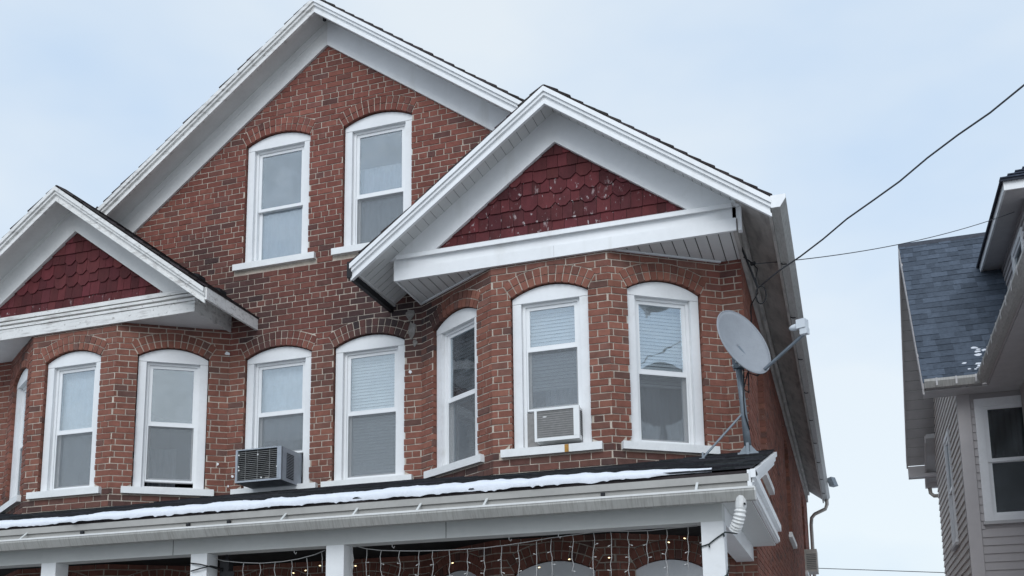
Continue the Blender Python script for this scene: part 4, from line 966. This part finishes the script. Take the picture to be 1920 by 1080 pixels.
def gtop(z, a, b_):
    if z <= 5.9: return a, b_
    h = (z-5.9)/((RZ-.35-5.9)/(NYB-RY)); h2 = (z-5.9)/((RZ-.35-5.9)/(RY-NY)); return max(a, h), min(b_, NYB-NY-h2)
boards(NSD, side, .0, NYB-NY-.075, .3, 8.4, (NYB-8.12, NYB-7.34, 3.88, 5.70), 'sidingpale', gtop)
mb = MB(); mb.fbox(NFR, -.02, .15, 0, 5.86, .022, -.02); mb.fbox(NSD, NYB-NY-.07, NYB-NY-.001, 0, 5.86, .02, -.02); nb(mb, 'corner_board', 'beigetrim')
# front window
def nwindow(face, a0, a1, z0, z1, cw=.10):
    mb = MB(); mb.ring(face, a0, a1, z0, z1, cw, .03, -.1, wb=.07); w = nb(mb, 'window', 'white')
    A0, A1, Z0_, Z1_ = a0+cw, a1-cw, z0+.07, z1-cw; zm = (Z0_+Z1_)/2
    for q0, q1, d in ((zm-.02, Z1_, .012), (Z0_, zm+.018, -.012)):
        mb = MB(); mb.ring(face, A0+.001, A1-.001, q0, q1, .05, d, d-.03); o = mb.build('sash', 'vinyl', None); o.parent = w
        mb = MB(); mb.fbox(face, A0+.05, A1-.05, q0+.05, q1-.05, d-.014, d-.018); o = mb.build('glass', 'pane', None); o.parent = w
    mb = MB(); mb.fbox(face, a0-.02, a1+.02, z0-.045, z0-.001, .05, -.02); o = mb.build('sill', 'greysoffit', None); o.parent = w
    mb = MB(); mb.fbox(face, A0-.04, A1+.04, Z0_-.04, Z1_+.04, -.16, -.17); o = mb.build('room_backing', 'room', None); o.parent = w
    return w, (A0, A1, Z0_, Z1_, zm)
w, (A0, A1, Z0_, Z1_, zm) = nwindow(NFR, WX0, WX1, 3.97, 5.72, .115)
mb = MB(); kk = 40
for i in range(kk+1):
    for zz in (zm+.02, Z1_-.03): mb.v.append(tuple(NFR.P(A0+.06+(A1-A0-.12)*i/kk, zz, -.065+.02*math.sin(i*1.1))))
for i in range(kk): mb.f.append((2*i, 2*i+2, 2*i+3, 2*i+1)); mb.c.append(None)
o = mb.build('curtain', 'green', None, True); sm = o.modifiers.new('thickness', 'SOLIDIFY'); sm.thickness = .004; tag(o, 'dull green curtain behind the upper pane of the sided house', 'curtain')
nwindow(NSD, NYB-8.12, NYB-7.34, 3.92, 5.70, .07)
# main roof with courses of tabs (front slope), rear slope, rake soffits
def NR(y): return RZ-NS*abs(y-RY)
NF = Face((0, 0), (0, 1))
mb = MB()
for ya, yb2 in ((5.35, RY), (10.72, RY)): mb.prism(NF, [(ya, NR(ya)-.01), (yb2, NR(yb2)-.01), (yb2, NR(yb2)-.07), (ya, NR(ya)-.07)], 12.8, RX, (.053, .064, .083))
roof = nb(mb, 'roof', 'blueroof')
n = 27; L = RY-5.35; dy = L/n; up = Vector((0, L, RZ-NZE)).normalized(); nn = Vector((0, -up.z, up.y)); SLN = math.hypot(L, RZ-NZE)/n
tabs = 0
for i in range(n):
    x = RX-.01-rnd(0, .2); p0 = Vector((0, 5.35, NR(5.35)))+up*(SLN*i)
    while x < 8.0:
        w = rnd(.10, .24); xa, xb = max(x, RX-.012), x+w; x = xb
        if xb-xa < .02: continue
        t = random.choice((.82, .9, 1., 1.1, 1.2))*rnd(.95, 1.05); c0 = (.085*t, .103*t, .132*t); hh = rnd(.008, .016)
        k = [p0-up*.01+nn*hh, p0+up*SLN*1.35+nn*.004, p0+up*SLN*1.35-nn*.004, p0-up*.01+nn*.001]
        q = MB(); q.v = [(xa, a.y, a.z) for a in k]+[(xb, a.y, a.z) for a in k]; q.f = [(4, 5, 1, 0), (0, 3, 7, 4), (3, 2, 1, 0), (4, 5, 6, 7)]; q.c = [c0]*4
        o = q.build('shingle', 'blueroof', None); o.parent = roof; tabs += 1
mb = MB(); mb.prism(NF, [(RY-.07, NR(RY-.07)+.016), (RY, RZ+.022), (RY+.07, NR(RY+.07)+.016), (RY, RZ-.02)], 8.2, RX-.02, (.07, .075, .09)); nb(mb, 'ridge_cap', 'blueroof')
mb = MB()
for ya in (5.35, 10.72): mb.prism(NF, [(ya, NR(ya)-.01), (RY, RZ-.01), (RY, RZ-.20), (ya, NR(ya)-.17)], RX+.001, RX-.022)
nb(mb, 'rake_board', 'beigetrim')
bk = MB()
for ya in (5.35, 10.72): bk.prism(NF, [(ya, NR(ya)-.10), (RY, RZ-.10), (RY, RZ-.115), (ya, NR(ya)-.115)], NX+.02, RX+.002)
so_ = nb(bk, 'rake_soffit', 'groove')
for ya in (5.35, 10.72):
    d = 1 if ya < RY else -1; y = ya
    while d*(RY-y) > .01:
        y2 = y+d*min(.125, abs(RY-y)); q = MB(); q.prism(NF, [(y+d*.004, NR(y+d*.004)-.118), (y2-d*.004, NR(y2-d*.004)-.118), (y2-d*.004, NR(y2-d*.004)-.126), (y+d*.004, NR(y+d*.004)-.126)], NX+.02, RX+.002); o = q.build('soffit_panel', 'greysoffit', None); o.parent = so_; y = y2
mb = MB(); mb.box(RX+.0, NX+.02, 10.55, 10.72, NZE-.33, NZE-.27); mb.box(RX, NX+.02, 10.70, 10.74, NZE-.34, NZE-.10); nb(mb, 'eave_box', 'beigetrim')
# front eave: soffit, gutters meeting at the inner corner
mb = MB(); mb.box(RX+.01, 7.9, 5.36, NY-.001, 5.80, 5.815); mb.box(7.42, 8.0, 1.0, 5.359, 5.80, 5.815); nb(mb, 'eave_soffit', 'greysoffit')
mb = MB(); mb.ext(GUT, (RX+.0, 5.30, 5.945), (7.345, 5.30, 5.945)); g = nb(mb, 'gutter', 'gutter'); mb = MB(); mb.ext(GUT, (7.345, 5.30, 5.945), (7.345, .6, 5.945)); nb(mb, 'gutter', 'gutter')
for x in (6.75, 7.0, 7.25): mb = MB(); mb.box(x, x+.025, 5.225, 5.23, 5.84, 5.95); nb(mb, 'gutter_band', 'greysoffit')
for y in [4.9-.45*i for i in range(9)]: mb = MB(); mb.box(7.272, 7.277, y, y+.03, 5.84, 5.95); nb(mb, 'gutter_band', 'greysoffit')
mb = MB(); mb.box(RX+.02, 7.41, 5.34, 5.36, 5.82, 5.93); mb.box(7.40, 7.42, .6, 5.36, 5.82, 5.93); nb(mb, 'fascia', 'beigetrim')
# forward wing under the side eave and its upper storey with hip roof
mb = MB(); mb.box(7.85, 12, 1.2, NY-.121, 0, 5.8); nb(mb, 'wing_wall', 'siding')
mb = MB(); mb.prism(FRONT, [(7.41, 5.94), (8.02, 6.62), (8.02, 6.56), (7.41, 5.87)], -.6, -5.36, (.053, .064, .083)); nb(mb, 'wing_roof', 'blueroof')
UPS = Face((8.0, 9.0), (8.0, 4.7))
mb = MB(); mb.box(8.18, 12, 4.72, 9.0, 6.2, 8.25); mb.box(8.02, 8.18, 4.72, 5.12, 6.2, 8.25); mb.box(8.02, 8.18, 6.03, 9.0, 6.2, 8.25); mb.box(8.02, 8.18, 5.12, 6.03, 6.2, 7.17); mb.box(8.02, 8.18, 5.12, 6.03, 7.91, 8.25); ups = nb(mb, 'upper_wall', 'siding')
boards(UPS, ups, .2, 4.3, 6.6, 8.15, (9.0-6.05, 9.0-5.1, 7.1, 7.95), 'siding')
nwindow(UPS, 9.0-6.05, 9.0-5.1, 7.15, 7.93, .08)
mb = MB(); mb.box(7.72, 12.3, 4.37, 8.6, 8.17, 8.185); nb(mb, 'upper_soffit', 'greysoffit')
mb = MB(); mb.box(7.70, 7.725, 4.35, 8.2, 8.155, 8.30); mb.box(7.70, 12.3, 4.345, 4.37, 8.156, 8.30); nb(mb, 'upper_fascia', 'white')
mb = MB()
for pts_ in ([(7.66, 4.30, 8.30), (12.3, 4.30, 8.30), (10.0, 6.6, 10.1)], [(7.66, 8.9, 8.30), (7.66, 4.30, 8.30), (10.0, 6.6, 10.1), (10., 8.9, 10.1)]):
    mb.face(pts_, (.062, .073, .10)); mb.face([(x, y, z-.03) for x, y, z in pts_][::-1], (.062, .073, .10))
mb.box(7.66, 7.68, 4.3, 8.6, 8.268, 8.302, (.05, .055, .07)); mb.box(7.68, 12.3, 4.3, 4.32, 8.268, 8.302, (.05, .055, .07))
hr = nb(mb, 'upper_roof', 'blueroof')
for i in range(9):                                                      # front hip courses
    zz = 8.30+.085*i; yy = 4.30+.085*i/ (1.8/2.3); xx = 7.66+(zz-8.3)/1.8*2.34; x = xx
    while x < 9.4:
        x2 = x+rnd(.15, .3); q = MB(); t = rnd(.75, 1.25); q.box(x, x2, yy-.02, yy+.10, zz+.002, zz+.018, (.062*t, .073*t, .10*t)); o = q.build('shingle', 'blueroof', None); o.parent = hr; x = x2
# rear lean-to with gutter and pipe peeping out behind
LT = on(1736, 905, 0, NX-.16); LZ = LT.z
mb = MB(); mb.prism(NF, [(NYB-.3, LZ+.75), (LT.y, LZ+.06), (LT.y, LZ-.02), (NYB-.3, LZ+.67)], NX+1.5, NX-.15); nb(mb, 'lean_to_roof', 'greysoffit')
mb = MB(); mb.prism(NF, [(NYB-.3, LZ+.72), (LT.y, LZ+.04), (LT.y, LZ-.09), (NYB-.3, LZ+.59)], NX-.151, NX-.175); nb(mb, 'lean_to_fascia', 'beigetrim')
mb = MB(); mb.box(NX-.17, NX+1.5, LT.y-.02, LT.y+.09, LZ-.10, LZ+.02); nb(mb, 'lean_to_gutter', 'beigetrim')
mb = MB(); mb.tube([(NX-.10, LT.y+.03, LZ-.08), (NX-.09, LT.y+.03, LZ-.2), (NX-.04, LT.y-.05, LZ-.27), (NX+.08, LT.y-.15, LZ-.29)], .035, 8); nb(mb, 'downpipe', 'copper', True)
# snow left in the roof valley
mb = MB()
for i in range(16):
    lowc = i % 3 != 0
    zc_ = (6.06+rnd(0, .16)) if lowc else (6.36+rnd(-.04, .16)); yc = 5.35+(zc_-NZE)/NS; xx = 7.47-random.random()**1.5*(.30 if lowc else .16); rr = rnd(.025, .05)
    k = len(mb.v); mb.v.append((xx, yc-.01, NR(yc)+rr*.55))
    for q in range(9):
        a_ = q*2*math.pi/9; r2 = rr*rnd(.7, 1.25); y_ = yc+math.sin(a_)*r2*.6; mb.v.append((xx+math.cos(a_)*r2*1.5, y_, NR(y_)+.004))
    for q in range(9): mb.f.append((k, k+1+q, k+1+(q+1) % 9)); mb.c.append(None)
tag(mb.build('snow', 'snow', None, True), 'small snow remnants in the valley of the blue grey roof', 'snow', kind='stuff')
# distant wire
mb = MB(); mb.tube([at(1520, 1065, 45), at(1780, 1074, 42), at(1990, 1080, 40)], .02, 4); tag(mb.build('distant_wire', 'cable', None), 'faint distant overhead wire low in the gap between the houses', 'cable')
